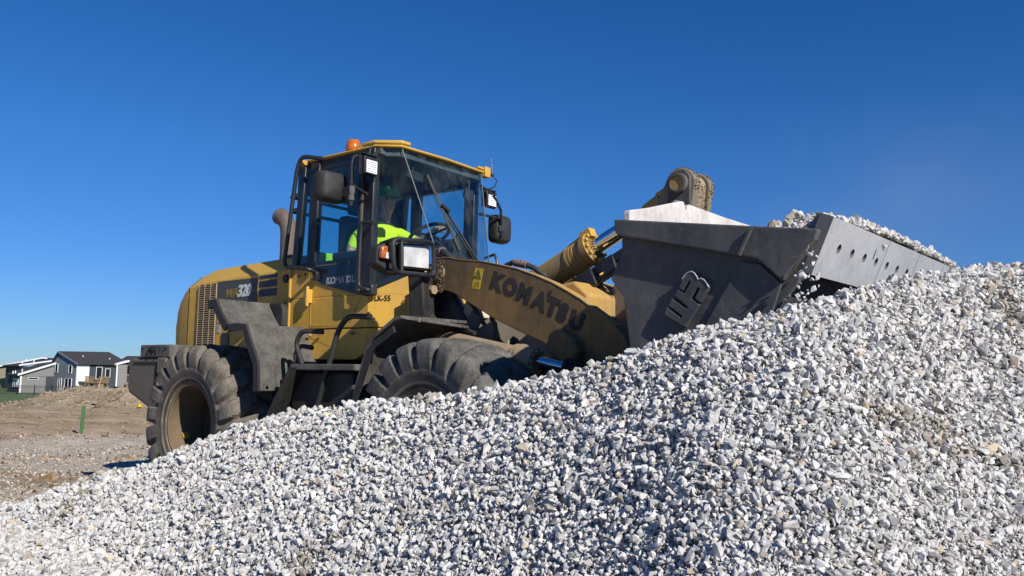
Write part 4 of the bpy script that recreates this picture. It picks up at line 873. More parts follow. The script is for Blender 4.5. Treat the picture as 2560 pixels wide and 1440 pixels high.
# --- mirrors
for sy, x, y0, y1, z0, z1 in ((-1, 1.40, -1.075, -.785, 2.64, 2.905), (1, 1.62, .955, 1.215, 2.545, 2.84)):
    yc, zc, hw, hh = (y0 + y1) / 2, (z0 + z1) / 2, (y1 - y0) / 2, (z1 - z0) / 2
    rows = []
    for (dx, k) in ((-.05, .97), (-.02, 1.0), (.02, .98), (.055, .90), (.075, .72), (.08, 0.0)):
        ring = []
        for q in range(28):
            a = 2 * PI * q / 28; c_, s_ = math.cos(a), math.sin(a); e = .42
            ring.append((x + dx, yc + k * hw * math.copysign(abs(c_) ** e, c_), zc + k * hh * math.copysign(abs(s_) ** e, s_)))
        rows.append(ring + [ring[0]])
    mb = MB(); mb.grid(rows); mi_ = part(mb, "mirror", 'mirror_shell', smooth=50)
    mb = MB(); mb.add(rows[0][:-1], [list(range(28))]); sub(mb, "mirror_glass", plain('mirror_glass', (.5, .55, .6), .05, 1.0), mi_)
    if sy < 0:
        mb = MB(); mb.tube([(1.60, -.72, 3.04), (1.60, -.80, 3.05), (1.59, -.86, 3.02), (1.585, -.87, 2.95), (1.60, -.88, 2.70), (1.60, -.88, 2.60)], .017, 10)
        mb.tube([(1.60, -.88, 2.78), (1.62, -.72, 2.72)], .014, 8)
        sub(mb, "mirror_arm", 'gloss_black', mi_)
        mb = MB(); mb.bar((1.47, -.85, 2.73), (1.62, -.885, 2.73), .05, .07); mb.cyl((1.60, -.88, 2.64), (1.60, -.88, 2.70), .028, .024, 12); sub(mb, "mirror_clamp", 'fender', mi_, bevel=.008)
    else:
        mb = MB(); mb.tube([(1.68, .69, 2.78), (1.70, .97, 2.78), (1.71, 1.0, 2.76)], .014, 8); mb.tube([(1.76, .80, 2.98), (1.73, .96, 2.86), (1.71, 1.0, 2.70), (1.71, 1.0, 2.60)], .014, 8); mb.bar((1.66, 1.05, 2.68), (1.72, .99, 2.68), .05, .06); sub(mb, "mirror_arm", 'gloss_black', mi_)

# --- LED work lights
for sy in (-1, 1):
    c = np.array((1.75, sy * .798, 2.935)); mb = MB(); mb.box(1.68, 1.745, c[1] - .075, c[1] + .075, 2.862, 3.008)
    for k in range(6): mb.box(1.665, 1.68, c[1] - .07 + k * .026, c[1] - .062 + k * .026, 2.87, 3.0)
    wl = part(mb, "work_light", 'gloss_black', bevel=.006); mb = MB(); mb.box(1.746, 1.752, c[1] - .058, c[1] + .058, 2.872, 2.978); ln = sub(mb, "led_lens", 'led', wl)
    mb = MB()
    for k in range(5): mb.box(1.752, 1.754, c[1] - .05, c[1] + .05, 2.884 + k * .02, 2.887 + k * .02)
    for s2 in (-1, 1): mb.bar((1.70, c[1] + s2 * .082, 2.86), (1.70, c[1] + s2 * .082, 3.03), .012, .035, (0, 1, 0))
    mb.box(1.66, 1.73, c[1] - .088, c[1] + .088, 3.028, 3.04); mb.tube([(1.69, c[1] + .05 * -sy, 3.035), (1.68, sy * .70, 3.07)], .016, 8); sub(mb, "light_bracket", 'gloss_black', wl)
mb = MB(); mb.box(1.80, 1.87, .54, .62, 3.10, 3.20); an = part(mb, "antenna_mount", 'yellow_bright', bevel=.006)
mb = MB(); mb.tube([(1.86, .62, 3.13), (1.87, .65, 3.14)], .02, 8); mb.tube([(1.87, .65, 3.14), (1.85, .64, 3.30)], .006, 6); mb.tube([(1.87, .65, 3.13), (1.90, .68, 3.08), (1.88, .67, 3.02), (1.84, .63, 3.0)], .006, 6); sub(mb, "antenna", 'gloss_black', an)

# --- steps and side boxes under the cab
mb = MB(); mb.prism([(1.20, -1.12, 1.285), (1.98, -1.12, 1.285), (2.05, -1.02, 1.285), (1.90, -.70, 1.285), (1.20, -.70, 1.285)], (0, 0, -.05)); st = part(mb, "step", 'fender', bevel=.008)
mb = MB(); mb.box(1.10, 1.86, -1.02, -.45, .78, 1.225); part(mb, "fuel_tank", 'black', bevel=.02)
mb = MB(); mb.box(1.86, 2.0, -.95, -.70, .80, 1.10); part(mb, "tank_bracket", 'grey_cast', bevel=.01)
mb = MB(); mb.bar((.96, -1.10, .80), (1.28, -1.10, 1.26), .02, .16, (0, 1, 0)); mb.bar((.96, -1.1, .80), (1.6, -1.1, .80), .06, .02); mb.box(1.0, 1.5, -1.12, -.8, .76, .80); sub(mb, "lower_step", 'black', st)
rail("step_rail", [(1.48, -1.02, 1.545), (1.30, -1.10, 1.555), (1.235, -1.10, 1.45), (1.33, -1.10, 1.28)], .020, .08, 'mirror_shell')
rail("step_rail", [(1.30, -.98, 1.42), (1.16, -1.0, 1.44), (1.10, -1.0, 1.36), (1.20, -1.0, 1.05), (1.22, -1.0, .9)], .020, .08, 'black')
rail("step_rail", [(2.00, -.98, 1.655), (1.80, -1.04, 1.665), (1.70, -1.05, 1.56), (1.62, -1.06, 1.30), (1.50, -1.07, .95)], .022, .09, 'mirror_shell')

# --- wheels
NTH = 20 * 24
def make_wheel_meshes():
    base = np.array([(.235, .355), (.262, .375), (.270, .405), (.277, .415), (.274, .432), (.282, .46), (.287, .49), (.284, .503), (.276, .515), (.268, .545), (.258, .58), (.245, .615), (.232, .645), (.215, .668), (.18, .682), (.14, .688), (.10, .692), (.05, .695), (0, .696)])
    lug = np.array([(.235, .355), (.262, .375), (.270, .405), (.277, .415), (.274, .432), (.282, .46), (.287, .49), (.287, .503), (.290, .52), (.297, .555), (.297, .60), (.295, .645), (.287, .685), (.265, .715), (.21, .733), (.15, .740), (.10, .744), (.05, .747), (0, .748)])
    full = np.concatenate([base * (-1, 1), (base * (1, 1))[::-1][1:]]); fl = np.concatenate([lug * (-1, 1), lug[::-1][1:]])
    for q_ in (full, fl): q_[:, 1] = np.where(q_[:, 1] > .42, .42 + (q_[:, 1] - .42) * .90, q_[:, 1])
    M_ = len(full); th = np.linspace(0, 2 * PI, NTH, endpoint=False)
    y = full[:, 0][None]; sg = np.where(y < 0, 0.0, 0.5); ay = np.abs(y) / .25
    r_ = np.random.default_rng(3); wob = np.interp(th, np.linspace(0, 2 * PI, 41), np.append(r_.normal(0, .03, 40), 0))[:, None]
    ph = th[:, None] * 20 / (2 * PI) + sg + .55 * np.clip(ay, 0, 1.1) ** 1.3 + wob
    tri = np.abs(ph - np.floor(ph) - .5) * 2
    wdt = .74 - .10 * np.clip(1 - ay, 0, 1) * 0 + .06 * (1 - np.clip(ay, 0, 1))
    mk = np.clip((wdt + .10 - tri) / .22, 0, 1); mk = mk * mk * (3 - 2 * mk)
    cen = np.clip(1 - np.abs(y) / .05, 0, 1); mk = mk * (1 - cen) + .75 * cen * np.ones_like(tri)
    P = full[None] * (1 - mk[..., None]) + fl[None] * mk[..., None]
    wear = 0.006 * np.sin(th * 37)[:, None] * 0
    V = np.stack([P[..., 1] * np.cos(th)[:, None], P[..., 0], P[..., 1] * np.sin(th)[:, None]], -1).reshape(-1, 3)
    i, j = np.meshgrid(np.arange(NTH), np.arange(M_ - 1), indexing='ij'); i2 = (i + 1) % NTH
    F = np.stack([i * M_ + j, i * M_ + j + 1, i2 * M_ + j + 1, i2 * M_ + j], -1).reshape(-1, 4)
    return V, F
TV, TF = make_wheel_meshes(); TM = {}
def tyre_mesh(mat):
    if mat not in TM:
        o = fast_mesh("tyre", TV, TF, None, [MT[mat]], smooth=True); me = o.data; me.set_sharp_from_angle(angle=math.radians(50)); bpy.data.objects.remove(o); TM[mat] = me
    return TM[mat]
rim_prof = [(.235, .362), (.250, .358), (.252, .345), (.238, .335), (.225, .338), (.16, .325), (.06, .312), (-.08, .305), (-.17, .29), (-.20, .20), (-.19, .19), (-.18, .14), (-.10, .135), (-.08, .11), (-.08, 0)]
def wheel(cx, cy, cz, spin, front, mat):
    sy = 1 if cy > 0 else -1
    mb = MB(); mb.lathe([(h_, r__) for h_, r__ in rim_prof], (0, 0, 0), (0, sy, 0), 56)
    for k in range(16): q = 2 * PI * k / 16; mb.cyl((.235 * math.cos(q), -.20 * sy, .235 * math.sin(q)), (.235 * math.cos(q), -.16 * sy, .235 * math.sin(q)), .016, n=6)
    mb.lathe([(-.05, .30), (-.23, .33), (-.235, .36)], (0, 0, 0), (0, sy, 0), 40)
    w = empty("wheel"); w.parent = LO
    loc = Matrix.Translation((cx, cy, cz)); w.matrix_local = (FRONT @ loc) if front else loc
    ty = bpy.data.objects.new("tyre", tyre_mesh(mat)); COL.objects.link(ty); ty.parent = w; ty.rotation_euler = (0, spin, 0 if sy < 0 else PI)
    ri = mb.build("rim", MT['rim'], w); ri.rotation_euler = (0, spin, 0)
    for q in (3.55, 3.95) if (not front and sy < 0) else ():
        mb = MB(); mb.obox((.312 * math.cos(q), -.10, -abs(.312 * math.sin(q))), (.02, 0, -.02), (0, .035, 0), (.012, 0, .012))
        mb.build("yellow_lug", MT['yellow_bright'], w, bevel=.006)
    return w
wheel(0, -1.025, .745, .10, False, 'rubber_mud'); wheel(0, 1.025, .745, .3, False, 'rubber_mud')
wheel(3.03, -1.025, .755, .02, True, 'rubber'); wheel(3.03, 1.025, .755, .2, True, 'rubber')
mb = MB(); mb.cyl((0, -.95, .745), (0, .95, .745), .16, n=20); part(mb, "rear_axle", 'void')
mb = MB(); mb.cyl((3.03, -.95, .765), (3.03, .95, .765), .16, n=20); part(mb, "front_axle", 'void', front=True)

# --- fenders
for sy in (-1, 1):
    mb = MB(); y0, y1 = sy * 1.28, sy * .66
    mb.strip([(.22, 1.835), (.335, 1.85), (.375, 1.79), (.46, 1.69), (.535, 1.615)], y0, y1, -.03)
    mb.strip([(.535, 1.615), (.66, 1.625), (.80, 1.615)], y0, y1, -.03)
    mb.strip([(.80, 1.615), (.86, 1.50), (.985, 1.30), (1.00, 1.22), (1.012, 1.06)], y0, y1, -.028)
    fe = part(mb, "rear_fender", 'fender', bevel=.004, smooth=25)
    mb = MB(); mb.strip([(.22, 1.836), (.337, 1.851), (.377, 1.791), (.462, 1.691), (.537, 1.616)], sy * 1.287, sy * 1.262, -.075)
    mb.strip([(.537, 1.616), (.66, 1.626), (.80, 1.616), (.862, 1.501), (.987, 1.301), (1.002, 1.22), (1.014, 1.06)], sy * 1.287, sy * 1.262, -.065); sub(mb, "fender_lip", 'black', fe, smooth=30)
    mb = MB(); mb.py([(.33, 1.85), (.52, 1.85), (.56, 1.78), (.56, 1.62), (.46, 1.62), (.44, 1.72)], sy * .66, sy * .74); sub(mb, "fender_bracket", 'black', fe, bevel=.02)
    mb = MB()
    for (x, z) in ((1.014, 1.10), (1.014, 1.10)):
        for yy in (1.20, .80): bolt(mb, (1.015, sy * yy, 1.09), (1, 0, 0), .012, .006)
    sub(mb, "fender_bolts", 'void', fe)
    if sy < 0:
        mb = MB(); mb.prism([(.54, -.64, 1.36), (.95, -.64, 1.36), (.95, -.64, 1.66), (.54, -.64, 1.66)], (0, .04, 0)); sub(mb, "inner_panel", 'yellow', fe)
    # front fender on the front half
    mb = MB(); y0, y1 = sy * 1.30, sy * .65
    mb.strip([(2.285, .98), (2.31, 1.08), (2.44, 1.41), (2.50, 1.475), (2.62, 1.545), (2.73, 1.605), (2.80, 1.618)], y0, y1, -.022)
    ff = part(mb, "front_fender", 'fender', front=True, smooth=40)
    mb = MB(); mb.strip([(2.285, .95), (2.32, 1.07), (2.46, 1.39), (2.53, 1.45), (2.64, 1.50), (2.72, 1.545)], sy * 1.302, sy * 1.285, -.05); sub(mb, "fender_lip", 'black', ff, smooth=40)
    mb = MB()
    mb.prism([(2.80, sy * 1.30, 1.618), (2.83, sy * 1.27, 1.61), (2.845, sy * .665, 1.575), (2.80, sy * .645, 1.585)], (0, 0, -.022)); sub(mb, "fender_flange", 'fender', ff, bevel=.006)
    mb = MB()
    for yy in (1.15, .98, .78): mb.cyl((2.822, sy * yy, 1.58), (2.822, sy * yy, 1.612 - (1.27 - yy) * .058), .012, n=8)
    sub(mb, "fender_rivets", 'tan', ff)

# --- boom
bt = [(2.33, 2.135), (2.48, 2.13), (2.66, 2.095), (2.85, 2.07), (3.03, 2.03), (3.21, 1.985), (3.38, 1.925), (3.53, 1.865), (3.67, 1.795), (3.78, 1.735), (3.87, 1.675), (3.97, 1.61), (4.06, 1.55), (4.13, 1.475), (4.185, 1.39), (4.21, 1.28), (4.19, 1.17)]
bb = [(4.08, 1.10), (3.97, 1.11), (3.90, 1.20), (3.84, 1.285), (3.76, 1.33), (3.60, 1.375), (3.43, 1.46), (3.20, 1.545), (2.98, 1.635), (2.75, 1.75), (2.56, 1.845), (2.42, 1.88), (2.35, 1.92), (2.30, 2.0), (2.29, 2.08)]
for sy in (-1, 1):
    mb = MB(); mb.py(bt + bb, sy * .555, sy * .47); bo = part(mb, "boom_arm", 'boom' if sy < 0 else 'yellow_dusty', front=True, bevel=.008, smooth=0)
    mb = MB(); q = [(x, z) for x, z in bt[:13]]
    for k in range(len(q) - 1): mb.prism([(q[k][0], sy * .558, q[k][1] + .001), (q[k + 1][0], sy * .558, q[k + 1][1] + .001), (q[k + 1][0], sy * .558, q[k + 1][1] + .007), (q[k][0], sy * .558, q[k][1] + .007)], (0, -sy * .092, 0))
    sub(mb, "boom_top_edge", 'yellow_dusty', bo, smooth=0)  # paler strip puts the sunlit look of the upper edge into colour
    if sy < 0:
        mb = MB(); LU = np.array((.921, 0, -.389)); LV = np.array((.389, 0, .921))
        adv = 0.0
        for ch, wd, z_off in zip("KOMATSU", (.128, .150, .165, .128, .112, .112, .12), (0, .006, .010, .012, .010, .005, -.006)):
            mb.text(ch, .165, np.array((2.945, -.5555, 1.878)) + LU * adv + LV * z_off, LU * .98, LV * .98, (0, -1, 0), .0025, .012, 1.0); adv += wd
        o_ = np.array((2.945, -.5575, 1.878)) + LU * .545 + LV * .125
        mb.prism([o_, o_ + LU * .025, o_ + LU * .03 + LV * .04, o_ + LU * .005 + LV * .04], (0, .003, 0)); sub(mb, "maker_lettering", 'logo_navy', bo, smooth=0)
        O = np.array((2.755, -.5565, 1.872)); Uu = np.array((.085, 0, -.014)); Vv_ = np.array((.035, 0, .155))
        mb = MB(); mb.prism([O, O + Uu, O + Uu + Vv_, O + Vv_], (0, .003, 0)); sub(mb, "warning_decal", 'decal_yellow', bo, smooth=0)
        mb = MB(); f_ = lambda a, b_: O + Uu * a + Vv_ * b_ + np.array((0, -.0008, 0))
        def ln_(a, b_, w): mb.bar(f_(*a), f_(*b_), .0012, w, (0, 1, 0)) if False else mb.tube([f_(*a), f_(*b_)], w, 5)
        for a, b_ in (((.12, .58), (.88, .58)), ((.88, .58), (.5, .95)), ((.5, .95), (.12, .58)), ((.5, .64), (.5, .82)), ((.42, .66), (.55, .72)), ((.25, .22), (.5, .28)), ((.5, .28), (.6, .38)), ((.72, .12), (.74, .34)), ((.2, .12), (.45, .14))): ln_(a, b_, .0022)
        mb.prism([f_(0, .49), f_(1, .49), f_(1, .505), f_(0, .505)], (0, -.001, 0)); sub(mb, "warning_symbols", 'decal_black', bo, smooth=0)
        mb = MB(); mb.py([(3.56, 1.39), (3.575, 1.50), (3.64, 1.535), (3.72, 1.51), (3.80, 1.45), (3.83, 1.38), (3.80, 1.31), (3.70, 1.29)], -.556, -.655); sub(mb, "pin_cover", 'boom', bo, bevel=.02)
        r = np.random.default_rng(4); mb = MB()
        P_ = np.stack([r.uniform(2.32, 2.46, 260), r.uniform(-.60, -.545, 260), np.zeros(260)], 1); P_[:, 2] = 1.86 + r.random(260) * .25
        S_ = r.uniform(.012, .035, len(P_)); a, f__, c_ = stones_arrays(P_, S_, np.ones((len(P_), 3)), 5, SMALL)
        mb.add(a, f__.tolist()); tag(sub(mb, "caked_mud", 'clay', bo, smooth=0), kind='stuff')
mb = MB(); mb.cyl((2.40, -.57, 2.02), (2.40, .57, 2.02), .06, n=20); part(mb, "boom_pivot_pin", 'tan', front=True)
mb = MB(); mb.py([(3.38, 1.80), (3.52, 1.86), (3.66, 1.88), (3.78, 1.78), (3.78, 1.63), (3.60, 1.56), (3.40, 1.66)], -.47, .47); part(mb, "boom_cross_tube", 'yellow_dusty', front=True, bevel=.02)

# --- lift cylinders
for sy in (-1, 1):
    A_, B_ = np.array((2.55, sy * .70, 1.485)), np.array((3.55, sy * .70, 1.310)); d_ = (B_ - A_) / np.linalg.norm(B_ - A_)
    mb = MB(); mb.cyl(A_, A_ + d_ * .98, .075, n=24); lc = part(mb, "lift_cylinder", 'tan' if sy < 0 else 'boom', front=True)
    mb = MB(); mb.cyl(A_ + d_ * .80, A_ + d_ * .985, .092, n=24); mb.cyl(A_ + d_ * .84, A_ + d_ * .86, .098, n=24); sub(mb, "cylinder_gland", 'tan', lc)
    for k in range(10):
        q = 2 * PI * k / 10; e2_ = np.cross(d_, (0, 1, 0)); c0 = A_ + d_ * .985 + .074 * (math.cos(q) * np.array((0, 1, 0)) + math.sin(q) * e2_); mb = MB(); mb.cyl(c0, c0 + d_ * .02, .011, n=6); sub(mb, "gland_bolt", 'tan', lc)
    mb = MB(); mb.cyl(A_ + d_ * .97, A_ + d_ * 1.26, .045, n=24); sub(mb, "piston_rod", 'chrome', lc)
    mb = MB(); mb.cyl(A_ + d_ * 1.25, A_ + d_ * 1.46, .07, .06, n=20); mb.cyl(A_ + d_ * 1.46 - (0, .07, 0), A_ + d_ * 1.46 + (0, .07, 0), .085, n=20); sub(mb, "rod_eye", 'void', lc)
    if sy < 0:
        r = np.random.default_rng(9); P_ = A_ + np.stack([r.uniform(-.05, .16, 160), r.uniform(-.08, .06, 160), r.uniform(.03, .12, 160)], 1); P_[:, 2] -= (P_[:, 0] - A_[0]) * .2
        a, f__, c_ = stones_arrays(P_, r.uniform(.015, .05, 160), np.ones((160, 3)), 6, SMALL); mb = MB(); mb.add(a, f__.tolist()); tag(sub(mb, "caked_mud", 'clay', lc, smooth=0), kind='stuff')

# --- tilt cylinder and bell crank on the centre line
A_, B_ = np.array((2.62, 0, 1.80)), np.array((4.305, 0, 2.535)); d_ = (B_ - A_) / np.linalg.norm(B_ - A_); e1 = np.array((0, 1.0, 0)); e2_ = np.cross(d_, e1); L0 = .955
mb = MB(); mb.cyl(A_, A_ + d_ * L0, .105, n=32); tc_ = part(mb, "tilt_cylinder", 'yellow_dusty', front=True)
mb = MB()
for k in range(4): mb.lathe([(L0 - .22 + k * .035, .105), (L0 - .215 + k * .035, .113), (L0 - .195 + k * .035, .113), (L0 - .19 + k * .035, .105)], A_, d_, 32)
mb.lathe([(L0 - .06, .105), (L0 - .05, .125), (L0, .128), (L0, .06)], A_, d_, 32); sub(mb, "cylinder_gland", 'yellow_dusty', tc_)
for k in range(12): q = 2 * PI * k / 12; c0 = A_ + d_ * L0 + .108 * (math.cos(q) * e1 + math.sin(q) * e2_); mb = MB(); mb.cyl(c0, c0 + d_ * .028, .015, n=6); sub(mb, "gland_bolt", 'yellow_bright', tc_)
mb = MB(); mb.cyl(A_ + d_ * (L0 - .02), A_ + d_ * 1.7, .062, n=32); sub(mb, "piston_rod", 'chrome', tc_)
mb = MB(); mb.tube([A_ + d_ * .2 + (0, .02, .12), A_ + d_ * .6 + (0, .02, .125), A_ + d_ * .80 + (0, .02, .15), A_ + d_ * .90 + (0, .02, .15)], .02, 8); mb.obox(A_ + d_ * .88 + (0, .02, .14), d_ * .05, e1 * .04, e2_ * .035); sub(mb, "oil_line", 'yellow_bright', tc_)
mb = MB(); mb.cyl(A_ + d_ * 1.46, A_ + d_ * 1.64, .07, .085, n=24); mb.obox(A_ + d_ * 1.74, d_ * .14, e1 * .06, e2_ * .085); sub(mb, "rod_eye", 'yellow_dusty', tc_, bevel=.02)
PT = np.array((4.310, 2.533))
def lever_prof(R_):
    q = [(PT[0] + R_ * math.cos(a), PT[1] + R_ * math.sin(a)) for a in np.linspace(2.55, -.35, 18)]
    return q + [(4.38, 2.25), (4.18, 1.85), (3.95, 1.55), (3.75, 1.20), (3.58, 1.20), (3.62, 1.65), (3.85, 2.0), (4.10, 2.38)]
mb = MB()
for sy in (-1, 1): mb.py(lever_prof(.118), sy * .135, sy * .075)
lv = part(mb, "bell_crank", 'crank', front=True, bevel=.012, smooth=30)
mb = MB(); mb.py(lever_prof(.092)[:20] + [(4.1, 2.2), (4.08, 2.3)], -.068, .068); sub(mb, "inner_boss", 'tan', lv, bevel=.01, smooth=30)
mb = MB(); oc = [(PT[0] - .085, PT[1] - .20), (PT[0] - .085, PT[1] + .02), (PT[0] - .045, PT[1] + .085), (PT[0] + .045, PT[1] + .095), (PT[0] + .09, PT[1] + .045), (PT[0] + .085, PT[1] - .18), (PT[0] + .04, PT[1] - .215), (PT[0] - .04, PT[1] - .22)]
mb.py(oc, -.1355, -.160); lp = sub(mb, "pin_lock_plate", 'fender', lv, bevel=.008)
mb = MB(); mb.lathe([(0, .075), (.026, .072), (.03, .062), (.03, .052), (.018, .05)], (PT[0], -.160, PT[1]), (0, -1, 0), 28); sub(mb, "pin_collar", 'fender', lv)
mb = MB(); mb.cyl((PT[0], -.182, PT[1]), (PT[0], .16, PT[1]), .05, n=28); sub(mb, "pin", 'yellow_dusty', lv)
mb = MB(); mb.cyl((PT[0] - .015, -.160, PT[1] - .145), (PT[0] - .015, -.174, PT[1] - .145), .032, n=20); mb.cyl((PT[0] - .015, -.174, PT[1] - .145), (PT[0] - .015, -.190, PT[1] - .145), .022, n=6); sub(mb, "lock_bolt", 'edge', lv)
r = np.random.default_rng(14); aa = r.uniform(-.4, 2.5, 240); P_ = np.stack([PT[0] + .120 * np.cos(aa), np.where(r.random(240) < .5, -1, 1) * r.uniform(.075, .135, 240), PT[1] + .120 * np.sin(aa)], 1)
P2 = np.stack([PT[0] + .10 + r.uniform(-.04, .04, 200), r.uniform(-.07, .07, 200), PT[1] - r.random(200) * .3], 1); P_ = np.concatenate([P_, P2])
a, f__, c_ = stones_arrays(P_, r.uniform(.008, .02, len(P_)), np.ones((len(P_), 3)), 7, SMALL); mb = MB(); mb.add(a, f__.tolist()); tag(sub(mb, "caked_mud", 'clay', lv, smooth=0), kind='stuff')
# bucket positioner rods between boom and bucket
mb = MB(); mb.bar((3.46, -.25, 1.86), (4.30, -.25, 2.258), .035, .06); mb.bar((3.50, -.25, 1.79), (4.30, -.25, 2.174), .035, .045); mb.obox((3.60, -.25, 1.88), (.10, 0, .048), (0, .05, 0), (-.03, 0, .06)); mb.obox((3.82, -.25, 2.0), (.05, 0, .024), (0, .04, 0), (-.02, 0, .05)); mb.tube([(3.56, -.27, 1.80), (3.66, -.28, 1.83), (3.75, -.27, 1.92), (4.3, -.26, 2.12)], .008, 6)
part(mb, "positioner_rod", 'gloss_black', front=True, bevel=.006)
mb = MB(); mb.obox((3.58, -.1, 1.96), (.04, 0, .03), (0, .05, 0), (-.02, 0, .03)); part(mb, "proximity_switch", 'yellow_bright', front=True, bevel=.008)
# hoses
mb = MB(); mb.tube([(2.72, -.18, 1.98), (2.78, -.18, 2.09), (2.84, -.18, 2.105), (2.93, -.18, 2.095), (3.04, -.15, 2.05), (3.12, -.1, 1.98)], .022, 10); ho = part(mb, "hydraulic_hose", 'hose', front=True); mb = MB(); mb.cyl((2.86, -.18, 2.105), (2.98, -.17, 2.075), .03, n=12); sub(mb, "hose_sleeve", 'hose_worn', ho)
mb = MB(); mb.tube([(2.06, -.30, 2.23), (2.14, -.36, 2.24), (2.22, -.40, 2.22), (2.32, -.42, 2.16), (2.38, -.40, 2.08)], .028, 10); ho = part(mb, "hydraulic_hose", 'hose'); mb = MB(); mb.cyl((2.10, -.33, 2.24), (2.19, -.385, 2.232), .036, n=12); sub(mb, "hose_sleeve", 'hose_worn', ho)
mb = MB(); mb.tube([(2.12, -.2, 2.20), (2.3, -.22, 2.16), (2.5, -.2, 2.10)], .025, 8); part(mb, "hydraulic_hose", 'hose')

for pts, rr in (([(2.30, -.30, 1.95), (2.42, -.44, 1.84), (2.55, -.46, 1.70), (2.70, -.44, 1.52), (2.85, -.42, 1.40)], .020), ([(2.34, -.26, 1.98), (2.50, -.42, 1.90), (2.66, -.45, 1.76), (2.80, -.43, 1.58), (3.0, -.42, 1.42)], .017),
                ([(2.52, -.55, 1.42), (2.62, -.62, 1.50), (2.74, -.66, 1.56), (2.90, -.66, 1.52)], .016), ([(3.30, -.40, 1.40), (3.45, -.56, 1.30), (3.6, -.60, 1.24), (3.75, -.58, 1.22)], .018), ([(3.25, -.38, 1.34), (3.42, -.55, 1.24), (3.62, -.62, 1.17), (3.8, -.58, 1.16)], .016)):
    mb = MB(); P_ = [np.array(p) for p in pts]; path = []
    for k in range(len(P_) - 1):
        p0, p1, p2, p3 = P_[max(k - 1, 0)], P_[k], P_[k + 1], P_[min(k + 2, len(P_) - 1)]
        for t in np.linspace(0, 1, 6)[:-1]: path.append(.5 * ((2 * p1) + (-p0 + p2) * t + (2 * p0 - 5 * p1 + 4 * p2 - p3) * t * t + (-p0 + 3 * p1 - 3 * p2 + p3) * t ** 3))
    mb.tube(path + [P_[-1]], rr, 8); part(mb, "hydraulic_hose", 'hose', front=True)
mb = MB(); mb.obox((2.70, -.46, 1.63), (.05, 0, -.03), (0, .015, 0), (.03, 0, .05)); part(mb, "hose_clamp", 'grey_cast', front=True, bevel=.006)
# --- headlights on their posts
for sy in (-1, 1):
    Y = lambda a: sy * a
    mb = MB(); mb.bar((2.44, Y(.80), 1.99), (2.42, Y(.74), 1.62), .13, .17); mb.bar((2.42, Y(.74), 1.62), (2.42, Y(.45), 1.45), .12, .16); hl = part(mb, "headlight", 'black', front=True, bevel=.015)
    mb = MB(); mb.px([(Y(1.265), 2.0), (Y(1.255), 2.14), (Y(1.12), 2.19), (Y(.785), 2.195), (Y(.78), 1.985), (Y(1.1), 1.94)], 2.36, 2.485); sub(mb, "headlight_housing", 'black', hl, bevel=.02)
    mb = MB(); mb.px([(Y(1.08), 1.99), (Y(1.085), 2.178), (Y(.775), 2.205), (Y(.772), 1.998)], 2.487, 2.52); sub(mb, "headlight_bezel", 'black', hl, bevel=.015)
    mb = MB(); mb.px([(Y(1.058), 2.006), (Y(1.063), 2.163), (Y(.796), 2.188), (Y(.792), 2.014)], 2.521, 2.53); sub(mb, "headlight_lens", 'lamp', hl, bevel=.01)
    mb = MB(); mb.px([(Y(1.255), 2.045), (Y(1.25), 2.132), (Y(1.12), 2.148), (Y(1.115), 2.038)], 2.487, 2.525); sub(mb, "indicator_lens", 'orange_dull', hl, bevel=.012)
    mb = MB(); mb.px([(Y(1.215), 2.05), (Y(1.21), 2.085), (Y(1.185), 2.10), (Y(1.185), 2.045)], 2.526, 2.529); sub(mb, "indicator_reflector", 'led', hl)
    ring = [(2.565, Y(1.195), 2.188), (2.565, Y(.785), 2.212), (2.565, Y(.770), 1.958), (2.565, Y(1.165), 1.945)]
    mb = MB(); pts = []
    for k in range(4):
        a, b_, c_ = np.array(ring[k - 1]), np.array(ring[k]), np.array(ring[(k + 1) % 4]); q0 = b_ + (a - b_) / np.linalg.norm(a - b_) * .06; q1 = b_ + (c_ - b_) / np.linalg.norm(c_ - b_) * .06
        for t in np.linspace(0, 1, 6): pts.append((1 - t) ** 2 * q0 + 2 * t * (1 - t) * b_ + t * t * q1)
    mb.tube(pts, .019, 10, closed=True); mb.tube([(2.565, Y(1.105), 2.195), (2.565, Y(1.095), 1.948)], .016, 8)
    mb.tube([(2.565, Y(1.15), 1.955), (2.40, Y(1.14), 1.98)], .016, 8); mb.tube([(2.565, Y(1.18), 2.185), (2.40, Y(1.16), 2.17)], .016, 8); sub(mb, "lamp_guard", 'gloss_black', hl)
    mb = MB(); mb.cyl((2.40, Y(.72), 1.86), (2.52, Y(.72), 1.86), .045, .035, 8); sub(mb, "mount_bolt", 'tan', hl)

